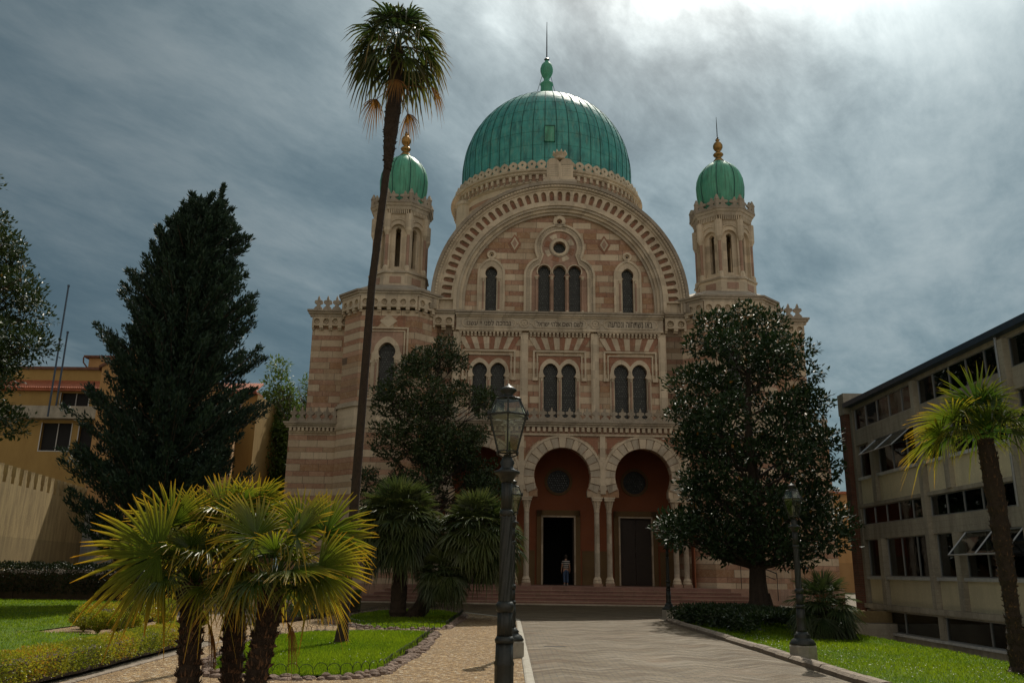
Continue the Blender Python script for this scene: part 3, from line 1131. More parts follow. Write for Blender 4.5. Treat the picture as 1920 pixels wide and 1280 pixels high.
# ---- upper storey: three bays of paired lights
mb = MB()
mb.mat(0)
holes = []
for c in (-4.4, 0, 4.4):
    for s_ in (-1, 1):
        holes.append(horseshoe(c + s_ * .565, 10.7, .43, .465, 13.66, point=0.10, neck=.33))
mb.plate([(-7.9, 10.15), (7.9, 10.15), (7.9, 17.3), (-7.9, 17.3)], holes, 0.0, 0.4, back=False)
wbuild(mb, "front_wall")
mb = MB()
for x in (-2.2, 2.2, -6.42, 6.42):
    mb.mat(1).box(x - .24, x + .24, -.14, 0, 10.4, 16.1)
    mb.box(x - .15, x + .15, -.18, -.14, 10.6, 15.7)
    wbuild(mb, "pilaster")
    mb = MB()
for c in (-4.4, 0, 4.4):
    mb = MB()
    y = 0
    mb.mat(1)
    top = []
    for k in range(13):
        a = math.pi * k / 12
        if c is not None:
            top.append((c + .565 + .66 * math.cos(a * .97), 13.72 + .66 * math.sin(a) + .08 * math.sin(a) ** 6))
    top2 = [(2 * c - p[0], p[1]) for p in reversed(top)]
    top = [p for p in top if p[0] > c + .02]
    top2 = [p for p in top2 if p[0] < c - .02]
    hl = [horseshoe(c + s_ * .565, 10.75, .43, .465, 13.66, point=0.10, neck=.33) for s_ in (-1, 1)]
    mb.plate([(c - 1.28, 10.5), (c + 1.28, 10.5), (c + 1.28, 13.5)] + top + [(c, 14.02)] + top2 + [(c - 1.28, 13.5)], hl, y - .07, y + .08, back=False)
    mb.mat(3)
    hump = [(c + s_ * .565 + .56 * math.cos(t), 13.7 + .58 * math.sin(t)) for s_ in (-1, 1) for t in [math.pi * (1 - k / 10) for k in range(1, 10)]]
    mb.plate([(c - 1.3, 13.55), (c - 1.12, 13.55)] + hump + [(c + 1.12, 13.55), (c + 1.3, 13.55), (c + 1.3, 14.62), (c - 1.3, 14.62)], [], y - .022, y)
    for (hw, wd, pr, zt) in ((1.66, .11, .13, 14.98), (1.42, .07, .10, 14.72)):
        mb.mat(1)
        mb.box(c - hw, c + hw, y - pr, y, zt - wd, zt)
        for s_ in (-1, 1):
            a, b = sorted((c + s_ * hw, c + s_ * (hw - wd)))
            mb.box(a, b, y - pr, y, 13.25, zt - wd)
    for s_ in (-1, 1):
        a, b = sorted((c + s_ * 1.68, c + s_ * 1.36))
        mb.box(a, b, y - .17, y, 13.05, 13.25)
    for s_ in (-1.12, 0, 1.12):
        colonnette(mb, c + s_, y - .11, 10.6, 13.25, .065, 4, 1)
    # fan of red and cream voussoirs above
    n = 10
    for i in range(n):
        xb0, xb1 = c - 1.45 + 2.9 * i / n, c - 1.45 + 2.9 * (i + 1) / n
        xt0, xt1 = c - 1.93 + 3.86 * i / n, c - 1.93 + 3.86 * (i + 1) / n
        mb.mat(3 if i % 2 else 1)
        mb.plate([(xb0, 15.04), (xb1, 15.04), (xt1, 15.82), (xt0, 15.82)], [], y - .045 - (.012 if i % 2 == 0 else 0), y)
    wo_ = wbuild(mb, "window_frame")
    mb = MB()
    mb.box(c - 1.05, c + 1.05, .28, .31, 10.5, 14.4)
    mb.build("window_pane", 'window lattice', wo_)
mb = MB()
for c, hw in ((-4.34, 1.98), (0, 1.92), (4.34, 1.98)):
    dentils(mb, c - hw, c + hw, 0, 15.98, 16.12, .20, .24)
    dentils(mb, c - hw, c + hw, 0, 15.86, 15.98, .13, .24)
    mb.mat(1).box(c - hw, c + hw, -.22, 0, 16.12, 16.2)
mb.mat(1).box(-6.5, 6.5, -.26, 0, 16.2, 16.32)
mb.mat(2).box(-6.5, 6.5, -.2, 0, 16.32, 17.06)
mb.mat(1).box(-6.52, 6.52, -.28, 0, 17.06, 17.16)
mb.mat(2).box(-6.56, 6.56, -.38, 0, 17.163, 17.3)
mb.mat(5).box(-6.6, 6.6, -.46, 0.1, 17.303, 17.42)
# round-ended cartouches and star medallions
for x0, x1 in ((-6.15, -2.75), (-1.72, 1.72), (2.75, 6.15)):
    def outl(a, b, r):
        zc = 16.69
        return [(b - r + r * math.cos(t), zc + r * math.sin(t)) for t in [R(-90 + 20 * k) for k in range(10)]] + \
               [(a + r + r * math.cos(t), zc + r * math.sin(t)) for t in [R(90 + 20 * k) for k in range(10)]]
    mb.mat(1).plate(outl(x0, x1, .30), [outl(x0 + .06, x1 - .06, .24)], -.235, -.2)
for c in (-2.235, 2.235):
    mb.mat(1).ring(c, 16.69, .25, .31, 0, 360, -.25, -.2, 24)
    mb.ring(c, 16.69, .05, .09, 0, 360, -.24, -.2, 12)
    for q in (0, 1):
        tri = [(c + .22 * math.cos(R(90 + 180 * q + 120 * k)), 16.69 + .22 * math.sin(R(90 + 180 * q + 120 * k))) for k in range(3)]
        tin = [(c + .15 * math.cos(R(90 + 180 * q + 120 * k)), 16.69 + .15 * math.sin(R(90 + 180 * q + 120 * k))) for k in range(3)]
        mb.plate(tri, [tin], -.235 - .004 * q, -.2)
    for s_ in (-1, 1):
        mb.lathe([(.001, 16.65), (.05, 16.66), (.05, 16.72), (.001, 16.73)], 8, c + s_ * .42, -.2)
frz = wbuild(mb, "frieze")
for sgn in (-1, 1):
    mb = MB()
    x0, x1 = sorted((sgn * 6.62, sgn * 7.95))
    arch_frieze(mb, x0, x1, 16.2, 17.1, 0, .34, .62)
    cornice(mb, x0 - .02, x1 + .02, 0, 17.1, .34, .52, 2)
    wbuild(mb, "corner_cornice")
# carved letters
for word, x, wd in (("באו נשתחוה ונכרעה", 4.45, 2.75), ("לשם השם אלהי ישראל", 0.0, 2.9), ("נברכה לפני יי עשנו", -4.45, 2.75)):
    cu = bpy.data.curves.new("inscription", 'FONT')
    cu.body = word[::-1]
    cu.size = 0.42
    cu.extrude = 0.012
    cu.align_x = 'CENTER'
    cu.align_y = 'CENTER'
    tmp = bpy.data.objects.new("tmp", cu)
    col.objects.link(tmp)
    bpy.context.view_layer.update()
    me = bpy.data.meshes.new_from_object(tmp.evaluated_get(bpy.context.evaluated_depsgraph_get()))
    bpy.data.objects.remove(tmp)
    o = bpy.data.objects.new("inscription", me)
    col.objects.link(o)
    xs = [v.co.x for v in me.vertices]
    ys = [v.co.y for v in me.vertices]
    if xs:
        sx = wd / (max(xs) - min(xs))
        sy = .34 / (max(ys) - min(ys))
        mx_, my_ = (max(xs) + min(xs)) / 2, (max(ys) + min(ys)) / 2
        for v in me.vertices:
            v.co.x = (v.co.x - mx_) * sx
            v.co.y = (v.co.y - my_) * sy
    me.materials.clear()
    me.materials.append(MATS['letter cut'])
    o.parent = frz
    o.location = (x, -.205, 16.69)
    o.rotation_euler = (R(90), 0, 0)

# ---- great arch
ZC = 18.12
mb = MB()
mb.mat(5).ring(0, ZC, 7.93, 8.14, 0, 180, -.72, .75, 72)
mb.mat(2).ring(0, ZC, 7.76, 7.93, 0, 180, -.62, .6, 72)
mb.mat(1).ring(0, ZC, 7.62, 7.76, 0, 180, -.50, .6, 72)
mb.mat(4).ring(0, ZC, 6.72, 7.62, 0, 180, -.22, .6, 72)
mb.mat(1).ring(0, ZC, 6.52, 6.72, 0, 180, -.50, .6, 72)
mb.mat(2).ring(0, ZC, 6.36, 6.52, 0, 180, -.40, .6, 72)
mb.mat(1).ring(0, ZC, 6.18, 6.36, 0, 180, -.24, .6, 72)
mb.mat(2).ring(0, ZC, 6.02, 6.18, 0, 180, -.08, .6, 72)
for s_ in (-1, 1):
    for (r0, r1, y0, m_) in ((7.93, 8.14, -.72, 5), (7.76, 7.93, -.62, 2), (7.62, 7.76, -.5, 1), (6.72, 7.62, -.22, 1), (6.52, 6.72, -.5, 1), (6.36, 6.52, -.40, 2), (6.18, 6.36, -.24, 1), (6.02, 6.18, -.08, 2)):
        a, b = sorted((s_ * r0, s_ * r1))
        mb.mat(m_).box(a, b, y0, .6, 17.43, ZC)
# teeth along the outer moulding
for i in range(118):
    a = R(180 * (i + .5) / 118)
    ca_, sa_ = math.cos(a), math.sin(a)
    c = Vector((7.84 * ca_, -.66, ZC + 7.84 * sa_))
    h = .055
    mb.mat(1)
    rr = Vector((ca_, 0, sa_)); tt = Vector((-sa_, 0, ca_))
    vs = []
    for yy in (-.66, -.60):
        for (p, q) in ((-1, -1), (1, -1), (1, 1), (-1, 1)):
            v = Vector((7.84 * ca_, yy, ZC + 7.84 * sa_)) + rr * p * .06 + tt * q * .065
            vs.append(tuple(v))
    mb.add(vs, [(0, 1, 2, 3), (4, 5, 6, 7)[::-1], (0, 4, 5, 1)[::-1], (1, 5, 6, 2)[::-1], (2, 6, 7, 3)[::-1], (3, 7, 4, 0)[::-1]])
# arcade of niches set round the arch
NN = 43
seg = 180.0 / NN
for i in range(NN):
    a0 = 180 - seg * i

    def pol(x, y, z, a0=a0):
        a = R(a0 - seg * x)
        return (z * math.cos(a), y, ZC + z * math.sin(a))
    hole = [(.20, 6.86), (.80, 6.86), (.80, 7.32)] + [(.5 + .30 * math.cos(R(t)), 7.32 + .20 * math.sin(R(t))) for t in (22, 45, 67, 90, 112, 135, 158)] + [(.20, 7.32)]
    mb.mat(1)
    xf_plate(mb, pol, lambda t: t.plate([(0, 6.70), (1, 6.70), (1, 7.63), (0, 7.63)], [hole], -.43, -.20, back=False))
    mb.mat(3)
    xf_plate(mb, pol, lambda t: t.plate([(.36, 6.95), (.64, 6.95), (.64, 7.30), (.5, 7.38), (.36, 7.30)], [], -.235, -.21))
wbuild(mb, "gable_arch")

# ---- tympanum wall with its windows
mb = MB()
mb.mat(0)
lights = [(-4.37, 17.55, .35, .39, 20.10, .27), (4.37, 17.55, .35, .39, 20.10, .27)] + [(x, 17.5, .37, .41, 20.24, .29) for x in (-.98, 0, .98)]
holes = [horseshoe(a, b, c, d, e, 18, .16, f) for a, b, c, d, e, f in lights]
holes.append([(.40 * math.cos(R(15 * k)), 21.9 + .40 * math.sin(R(15 * k))) for k in range(24)])
outer = [(-6.25, 17.4), (6.25, 17.4)] + [(6.25 * math.cos(math.pi * k / 40), ZC + 6.25 * math.sin(math.pi * k / 40)) for k in range(41)]
mb.plate(outer, holes, .12, .5, back=False)
mb.mat(1).box(-6.02, 6.02, -.12, .12, 17.40, 17.5)
for s_ in (-1, 1):
    cx = s_ * 2.9
    mb.mat(3).plate([(cx, 21.5), (cx + .42, 22.15), (cx, 22.8), (cx - .42, 22.15)], [], .08, .12)
    mb.mat(1).plate([(cx, 21.68), (cx + .27, 22.15), (cx, 22.62), (cx - .27, 22.15)], [], .05, .08)
    mb.mat(4).plate([(cx, 21.85), (cx + .15, 22.15), (cx, 22.45), (cx - .15, 22.15)], [], .03, .05)
wbuild(mb, "tympanum")


def sidewin(cx):
    mb = MB()
    y = .12
    ho = horseshoe(cx, 17.55, .35, .39, 20.10, 18, .16, .27)
    mb.mat(1)

    def hd(hw, r, zc, pt):
        return [(cx - hw, 17.5), (cx + hw, 17.5), (cx + hw, zc)] + [(cx + r * math.cos(t), zc + r * math.sin(t) + pt * math.sin(t) ** 6) for t in [math.pi * k / 18 for k in range(1, 18)]] + [(cx - hw, zc)]
    mb.plate(hd(.88, .88, 20.1, .10), [hd(.74, .74, 20.1, .10)], y - .13, y)
    mb.plate(hd(.74, .74, 20.1, .10), [ho], y - .07, y + .05, back=False)
    mb.ring(cx, 21.33, .16, .30, 0, 360, y - .14, y, 20)
    mb.mat(6).ring(cx, 21.33, .0001, .06, 0, 360, y - .02, y, 10)
    for s_ in (-1, 1):
        colonnette(mb, cx + s_ * .50, y - .11, 17.5, 19.72, .055, 4, 1)
    o = wbuild(mb, "window_frame")
    mb = MB()
    mb.box(cx - .42, cx + .42, y + .27, y + .3, 17.4, 20.8)
    mb.build("window_pane", 'window lattice', o)


sidewin(-4.37)
sidewin(4.37)
mb = MB()
y = .12
cl = [horseshoe(a, b, c, d, e, 18, .16, f) for a, b, c, d, e, f in lights[2:]]


def trefoil(d):
    pts = [(-2.28 + d, 17.5), (2.28 - d, 17.5), (2.28 - d, 19.95)]
    r1, r2 = 1.25 - d, 1.62 - d
    right = [(1.03 + r1 * math.cos(R(t)), 19.95 + r1 * math.sin(R(t))) for t in range(8, 77, 8)]
    circ = [(r2 * math.cos(R(t)), 21.9 + r2 * math.sin(R(t))) for t in range(-26, 207, 8)]
    left = [(-p[0], p[1]) for p in reversed(right)]
    return pts + right + circ + left + [(-2.28 + d, 19.95)]


mb.mat(1).plate(trefoil(0), [trefoil(.14)], y - .20, y)
mb.mat(2).plate(trefoil(.14), [trefoil(.38)], y - .10, y)
mb.mat(1).plate(trefoil(.38), [trefoil(.50)], y - .15, y)
# teeth inside the trefoil moulding
tp = trefoil(.27)
acc = 0
for i in range(2, len(tp)):
    a, b = Vector(tp[i - 1]), Vector(tp[i])
    if i <= 2:
        a, b = Vector(tp[1]), Vector(tp[2])
    L = (b - a).length
    d = 0
    while acc + .13 <= L:
        acc += .13
        q = a + (b - a) * (acc / L)
        mb.mat(1).box(q.x - .035, q.x + .035, y - .13, y - .10, q.y - .035, q.y + .035)
    acc = acc - L
    if acc < -.13:
        acc = 0
for k in range(18):
    mb.mat(1).box(-2.28 + .235, -2.28 + .305, y - .13, y - .10, 17.6 + .13 * k, 17.67 + .13 * k)
oc = [(.40 * math.cos(R(15 * k)), 21.9 + .40 * math.sin(R(15 * k))) for k in range(24)]
mb.mat(4).plate(trefoil(.5), cl + [oc], y - .05, y + .03, back=False)
mb.mat(1).ring(0, 21.9, .42, .58, 0, 360, y - .15, y - .05, 32)
mb.mat(2).ring(0, 21.9, .58, .64, 0, 360, y - .10, y - .05, 32)
for k in range(8):
    mb.mat(3 if k % 2 else 1).ring(0, 21.9, .68, .98, 12 + k * 45, 42 + k * 45, y - .07, y - .05, 4)
for x in (-.98, 0, .98):
    mb.mat(1).ring(x, 20.27, .42, .485, -25, 205, y - .11, y - .05, 20)
for x in (-1.47, -.49, .49, 1.47):
    colonnette(mb, x, y - .12, 17.5, 19.9, .065, 4, 1)
mb.mat(1).ring(0, 23.68, .18, .40, 0, 360, y - .2, y, 24)
mb.mat(6).ring(0, 23.68, .0001, .07, 0, 360, y - .02, y, 10)
wo_ = wbuild(mb, "window_frame")
mb = MB()
mb.box(-1.45, 1.45, y + .27, y + .3, 17.4, 20.9)
mb.build("window_pane", 'window lattice', wo_)
mb = MB()
mb.box(-.5, .5, y + .27, y + .3, 21.35, 22.4)
mb.build("window_pane", 'window lattice', wo_)

# ---- tablets and crown on the gable
mb = MB()
mb.mat(2).box(-1.1, 1.1, -.62, .4, 26.12, 26.42)
mb.mat(1).box(-.98, .98, -.56, .3, 26.42, 26.6)
tab = [(-.86, 26.6), (.86, 26.6), (.86, 27.62)] + [(.43 + .43 * math.cos(R(t)), 27.62 + .40 * math.sin(R(t))) for t in range(20, 180, 20)] + [(0, 27.66)] + \
      [(-.43 + .43 * math.cos(R(t)), 27.62 + .40 * math.sin(R(t))) for t in range(20, 180, 20)] + [(-.86, 27.62)]
mb.plate(tab, [], -.46, -.12)
mb.mat(2)
for s_ in (-1, 1):
    for k in range(7):
        mb.box(s_ * .43 - .28, s_ * .43 + .28, -.475, -.46, 26.72 + k * .135, 26.77 + k * .135)
mb.mat(1).lathe([(.30, 27.95), (.36, 28.02), (.32, 28.10), (.35, 28.18), (.46, 28.36), (.43, 28.36), (.2, 28.25)], 20, 0, -.30)
for k in range(9):
    a = R(40 * k)
    mb.lathe([(.055, 28.32), (.075, 28.40), (.01, 28.56)], 6, .43 * math.cos(a), -.30 + .43 * math.sin(a))
wbuild(mb, "stone_tablets")

# ---- drum and great dome
DC = (-.28, 12.2)
mb = MB()
mb.mat(0).lathe([(7.1, 17.0), (7.1, 28.75)], 96, *DC)
mb.mat(1).lathe([(7.1, 28.75), (7.28, 28.87), (7.28, 29.00)], 96, *DC)
for k in range(92):
    a = 2 * math.pi * k / 92
    fn, L = facefn((DC[0] + 7.28 * math.cos(a) + .10 * math.sin(a), DC[1] + 7.28 * math.sin(a) - .10 * math.cos(a)),
                   (DC[0] + 7.28 * math.cos(a) - .10 * math.sin(a), DC[1] + 7.28 * math.sin(a) + .10 * math.cos(a)))
    mb.mat(1)
    xf_plate(mb, fn, lambda t: t.box(0, L, -.2, .05, 29.07, 29.43))
    mb.mat(2)
    xf_plate(mb, fn, lambda t: t.box(.04, L - .04, -.1, .05, 28.90, 29.07))
mb.mat(4).lathe([(7.30, 29.00), (7.30, 29.45)], 96, *DC)
mb.mat(1).lathe([(7.45, 29.43), (7.55, 29.49), (7.55, 29.61), (7.68, 29.67), (7.72, 29.81), (7.2, 29.87)], 96, *DC)
NM = 66
for k in range(NM):
    a = 2 * math.pi * (k + .5) / NM
    hw = math.pi * 7.45 / NM
    fn, L = facefn((DC[0] + 7.45 * math.cos(a) + hw * math.sin(a), DC[1] + 7.45 * math.sin(a) - hw * math.cos(a)),
                   (DC[0] + 7.45 * math.cos(a) - hw * math.sin(a), DC[1] + 7.45 * math.sin(a) + hw * math.cos(a)))
    mb.mat(1)
    c = L / 2

    def mer(t):
        t.plate([(c - .30, 29.83), (c + .30, 29.83), (c + .22, 30.05), (c + .33, 30.19), (c + .33, 30.37), (c + .2, 30.51), (c, 30.61), (c - .2, 30.51), (c - .33, 30.37), (c - .33, 30.19), (c - .22, 30.05)],
                [[(c + .1 * math.cos(R(60 * q)), 30.29 + .1 * math.sin(R(60 * q))) for q in range(6)]], 0, .14)
    xf_plate(mb, fn, mer)
wbuild(mb, "drum")
# lower stair turret beside the drum
mb = MB()
mb.mat(1).lathe([(.75, 17), (.75, 28.6), (.85, 28.7), (.85, 28.9), (.6, 29.1)], 12, -6.6, 9.2)
wbuild(mb, "drum_turret")
prof = [(6.85, -2.8), (6.85, 0.0)]
for k in range(1, 25):
    a = R(90 * k / 24)
    prof.append((6.85 * math.cos(a) ** 0.97 if k < 24 else 0.001, 7.05 * math.sin(a)))
mb = MB()
mb.lathe(prof, 96, cap=False)
dome = mb.build("dome", 'dome copper', syn, True)
dome.location = (DC[0], DC[1], 32.55)
mb = MB()
ND = 48
for k in range(ND):
    a = 2 * math.pi * (k + .5) / ND
    pts = [((r + .012) * math.cos(a), (r + .012) * math.sin(a), z) for r, z in prof[:-2]]
    mb.tube(pts, .028, 4, cap=False)
for z in (-1.5, -.4, .7, 1.8, 2.85, 3.8, 4.65, 5.4, 6.0):
    if z <= 0:
        r = 6.855
    else:
        a = math.asin(z / 7.05)
        r = 6.85 * math.cos(a) ** .97 + .004
    mb.tube([(r * math.cos(2 * math.pi * q / 96), r * math.sin(2 * math.pi * q / 96), z) for q in range(97)], .007, 4, cap=False)
mb.build("seams", 'copper seam', dome)
mb = MB()
fn, L = facefn((-.45, -6.93), (.25, -6.93))
xf_plate(mb, fn, lambda t: t.box(0, L, -.05, .4, -.2, 1.05))
mb.mat(1)
xf_plate(mb, fn, lambda t: [t.box(-.06, 0, -.09, .4, -.2, 1.1), t.box(L, L + .06, -.09, .4, -.2, 1.1), t.box(0, L, -.09, .4, 1.05, 1.11)])
mb.build("roof_hatch", ['turret copper', 'copper seam'], dome)
mb = MB()
mb.lathe([(1.15, 6.75), (.98, 6.95), (.80, 7.15), (.74, 7.35), (.62, 7.7), (.52, 8.2), (.47, 8.7), (.52, 8.78), (.56, 8.9), (.40, 9.05), (.27, 9.2), (.22, 9.45), (.30, 9.58), (.42, 9.8), (.50, 10.1), (.51, 10.4), (.44, 10.7), (.28, 10.95), (.16, 11.05), (.13, 11.2)], 12, 0, 0,
         fn=lambda a, z: 1 + (.07 * abs(math.cos(6 * a)) if 9.5 < z < 11 else .03 * math.cos(12 * a)))
mb.build("lantern", 'turret copper', dome, True)
mb = MB()
mb.lathe([(.13, 11.2), (.24, 11.3), (.13, 11.4), (.055, 11.5), (.045, 13.4), (.02, 15.0)], 8)
for a in (35, 150):
    ca_, sa_ = math.cos(R(a)), math.sin(R(a))
    mb.tube([(.1 * ca_, .1 * sa_, 10.9), (.95 * ca_, .95 * sa_, 8.3), (1.3 * ca_, 1.3 * sa_, 7.2), (2.2 * ca_, 2.2 * sa_, 6.72)], .02, 4)
mb.build("lightning_rod", 'iron', dome)

# ---- portico
mb = MB()
AR, AZ, NK = 1.66, 7.12, 1.46
a0 = math.acos(NK / AR)
out = [(7.75, 9.6), (-7.75, 9.6), (-7.75, 5.92)]
for c in (-4.78, 0.1, 4.88):
    out.append((c - NK, 5.92))
    for k in range(29):
        a = math.pi + a0 - (math.pi + 2 * a0) * k / 28
        out.append((c + AR * math.cos(a), AZ + AR * math.sin(a) + .06 * max(0, math.sin(a)) ** 6))
    out.append((c + NK, 5.92))
out.append((7.75, 5.92))
mb.mat(0).plate(out, [], -1.0, -.35)
for c in (-4.78, 0.1, 4.88):
    n = 19
    for k in range(n):
        w_ = (180 + 2 * 26) / n
        mb.mat(1 if k % 2 else 2).ring(c, AZ, AR + .02, AR + .60, -26 + k * w_ + .6, -26 + (k + 1) * w_ - .6, -1.05 - (.05 if k % 2 else 0), -1.0, 4)
    mb.mat(1).ring(c, AZ, AR + .62, AR + .76, -20, 200, -1.09, -1.0, 32)
for c0, c1 in ((-7.4, -4.78), (-4.78, 0.1), (0.1, 4.88), (4.88, 7.5)):
    m_ = -7.4 if c0 < -7 else (7.45 if c1 > 7 else (c0 + c1) / 2)
    zt = 9.42
    rr = AR + .85
    lo_c = c0 if c0 > -7 else None
    hi_c = c1 if c1 < 7 else None
    left, right = [], []
    for k in range(9):
        z = 8.2 + (zt - 8.2) * k / 8
        dxz = math.sqrt(max(0.0, rr * rr - (z - AZ) ** 2))
        left.append((c0 + dxz + .02 if lo_c is not None else c0 + .1, z))
        right.append((c1 - dxz - .02 if hi_c is not None else c1 - .1, z))
    for side_, sg in ((left, 1), (right, -1)):
        pass
    if lo_c is not None:
        pts = [(m_ - .28, 8.3)] + [(m_ - .28, zt)] + [p for p in reversed(left) if p[0] < m_ - .3]
        if len(pts) > 3:
            mb.mat(3).plate(pts, [], -1.03, -1.0)
    if hi_c is not None:
        pts = [(m_ + .28, zt), (m_ + .28, 8.3)] + [p for p in right if p[0] > m_ + .3]
        if len(pts) > 3:
            mb.mat(3).plate(pts, [], -1.03, -1.0)
    mb.mat(1).box(m_ - .16, m_ + .16, -1.10, -1.0, 6.1, 9.5)
mb.mat(1).box(-7.72, 7.72, -1.12, -1.0, 9.50, 9.62)
dentils(mb, -7.72, 7.72, -1.0, 9.72, 9.98, .26, .33)
mb.mat(4).box(-7.72, 7.72, -1.06, -1.0, 9.62, 10.0)
cornice(mb, -7.74, 7.74, -1.0, 10.0, .34, .48, 2)
mb.mat(2).box(-7.72, 7.72, -.98, 0.0, 9.6, 10.38)
wbuild(mb, "portico_front")
mb = MB()
mb.mat(5).box(-7.72, 7.72, -1.15, -.85, 10.38, 10.48)
merlons(mb, -7.7, 7.7, -1.02, 10.46, .72, .53, .16)
wbuild(mb, "parapet")


def pcol(x):
    mb = MB()
    mb.mat(4).box(x - .26, x + .26, -1.0, -.45, .9, 1.06)
    mb.mat(1).lathe([(.25, 1.06), (.26, 1.14), (.22, 1.2), (.24, 1.27), (.20, 1.34), (.165, 1.42)], 18, x, -.72)
    mb.mat(2).lathe([(.16, 1.42), (.155, 3.2), (.145, 5.08)], 18, x, -.72, cap=False)
    mb.mat(1).lathe([(.165, 5.05), (.165, 5.12), (.15, 5.15), (.17, 5.35), (.19, 5.38), (.18, 5.42), (.23, 5.62), (.27, 5.70)], 16, x, -.72, fn=lambda a, z: 1 + (.10 * math.cos(8 * a) if 5.2 < z < 5.66 else 0))
    mb.mat(1).box(x - .29, x + .29, -1.02, -.42, 5.70, 5.84)
    mb.box(x - .33, x + .33, -1.05, -.38, 5.84, 5.92)
    return wbuild(mb, "portico_column")


for c in (-2.34, 2.49):
    for s_ in (-.36, .36):
        pcol(c + s_)
for c in (-6.62, -7.2, 6.72, 7.3):
    pcol(c)
mb = MB()
PM = ['red plaster', 'ochre plaster', 'pale stone', 'dark void', 'step stone']
dr = [(-4.78, 'c'), (.12, 'o'), (4.95, 'c')]
mb.mat(0)
holes = [[(c - .98, .9), (c + .98, .9), (c + .98, 4.98), (c - .98, 4.98)] for c, _ in dr]
holes2 = [[(c + .72 * math.cos(R(15 * k)), 7.2 + .72 * math.sin(R(15 * k))) for k in range(24)] for c, _ in dr]
mb.plate([(-7.75, .9)] + [q for c, _ in dr for q in ((c - .98, .9), (c - .98, 4.98), (c + .98, 4.98), (c + .98, .9))] + [(7.75, .9), (7.75, 9.6), (-7.75, 9.6)], holes2, 3.0, 3.3, back=False)
for a, b in ((-7.75, -6.25), (-3.3, -1.35), (1.6, 3.45), (6.45, 7.75)):
    mb.mat(1).box(a, b, 2.96, 3.0, .9, 2.95)
    mb.mat(0).box(a, b, 2.93, 3.0, 2.95, 3.06)
    mb.mat(1).box(a + .12, b - .12, 2.94, 2.96, 1.25, 2.75)
for c, _ in dr:
    mb.mat(1).box(c - 1.36, c - .98, 2.85, 3.3, .9, 5.4)
    mb.box(c + .98, c + 1.36, 2.85, 3.3, .9, 5.4)
    mb.box(c - 1.36, c + 1.36, 2.85, 3.3, 5.0, 5.4)
    mb.mat(2).box(c - 1.07, c - .975, 2.82, 3.25, .9, 5.07)
    mb.box(c + .975, c + 1.07, 2.82, 3.25, .9, 5.07)
    mb.box(c - 1.07, c + 1.07, 2.82, 3.25, 4.975, 5.07)
    mb.mat(1).ring(c, 7.2, .74, .88, 0, 360, 2.92, 3.0, 28)
mb.mat(4).box(-9.2, 9.2, -3.0, 3.2, .72, .897)
mb.mat(1).box(-7.75, 7.75, -.3, 3.3, 9.603, 9.75)
mb.mat(0).box(-7.78, -7.72, -.9, 3.0, .9, 9.6)
mb.box(7.72, 7.78, -.9, 3.0, .9, 9.6)
# vestibule behind the open door
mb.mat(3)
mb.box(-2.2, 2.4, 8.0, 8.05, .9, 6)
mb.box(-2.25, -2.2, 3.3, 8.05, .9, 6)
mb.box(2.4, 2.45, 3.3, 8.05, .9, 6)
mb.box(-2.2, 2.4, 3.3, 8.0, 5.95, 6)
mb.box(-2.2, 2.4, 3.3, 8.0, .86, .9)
mb.build("porch_wall", PM, syn)
for c, k in dr:
    if k == 'o':
        continue
    mb = MB()
    for s_ in (-1, 1):
        a, b = sorted((c + s_ * .01, c + s_ * .97))
        mb.box(a, b, 3.08, 3.14, .92, 4.96)
        for z0, z1 in ((1.1, 2.0), (2.15, 3.4), (3.55, 4.8)):
            mb.box(a + .14, b - .14, 3.05, 3.08, z0, z1)
    mb.build("door", 'wood dark', syn)
mb = MB()
for s_ in (-1, 1):
    x = .12 + s_ * .95
    mb.box(x - .03, x + .03, 3.15, 4.05, .92, 4.9)
    for z0, z1 in ((1.1, 2.0), (2.15, 3.4), (3.55, 4.8)):
        mb.box(x - .05 if s_ > 0 else x + .03, x - .03 if s_ > 0 else x + .05, 3.3, 3.9, z0, z1)
mb.build("door", 'wood dark', syn)
for c, _ in dr:
    mb = MB()
    mb.mat(0).ring(c, 7.2, .0001, .74, 0, 360, 3.12, 3.15, 28)
    mb.mat(1).ring(c, 7.2, .14, .19, 0, 360, 3.06, 3.12, 16)
    for k in range(8):
        a = R(45 * k)
        mb.ring(c + .44 * math.cos(a), 7.2 + .44 * math.sin(a), .17, .21, 0, 360, 3.06, 3.12, 14)
    mb.ring(c, 7.2, .66, .74, 0, 360, 3.05, 3.12, 28)
    mb.build("rose_window", ['window lattice', 'iron'], syn)

# ---- steps, with the rail on the right
mb = MB()
for i in range(5):
    t_ = 4 - i
    ext = 9.2 + .52 * t_
    zt = .9 - .18 * t_
    mb.mat(0)
    yf = -2.6 - .52 * t_
    if t_ == 0:
        mb.box(-ext, ext, yf, -.2, zt - .18, zt)
    else:
        mb.box(-ext, ext, yf, -.2, zt - .18, zt - .003)
    mb.mat(1).box(-ext - .02, ext + .02, yf - .03, yf + .1, zt - .045, zt + .003)
mb.mat(2).box(-12.2, 12.2, -5.2, -.2, -.1, .06)
mb.build("steps", ['step stone', 'pink stone', 'grey stone'], syn)
mb = MB()
mb.tube([(10.2, -1.5, 2.55), (11.9, -2.6, 1.75)], .03, 8)
mb.tube([(10.25, -1.4, 2.2), (11.85, -2.5, 1.42)], .02, 8)
mb.tube([(10.2, -1.5, .9), (10.2, -1.5, 2.55)], .02, 8)
mb.tube([(11.9, -2.6, .3), (11.9, -2.6, 1.75)], .02, 8)
mb.build("handrail", 'iron', syn)
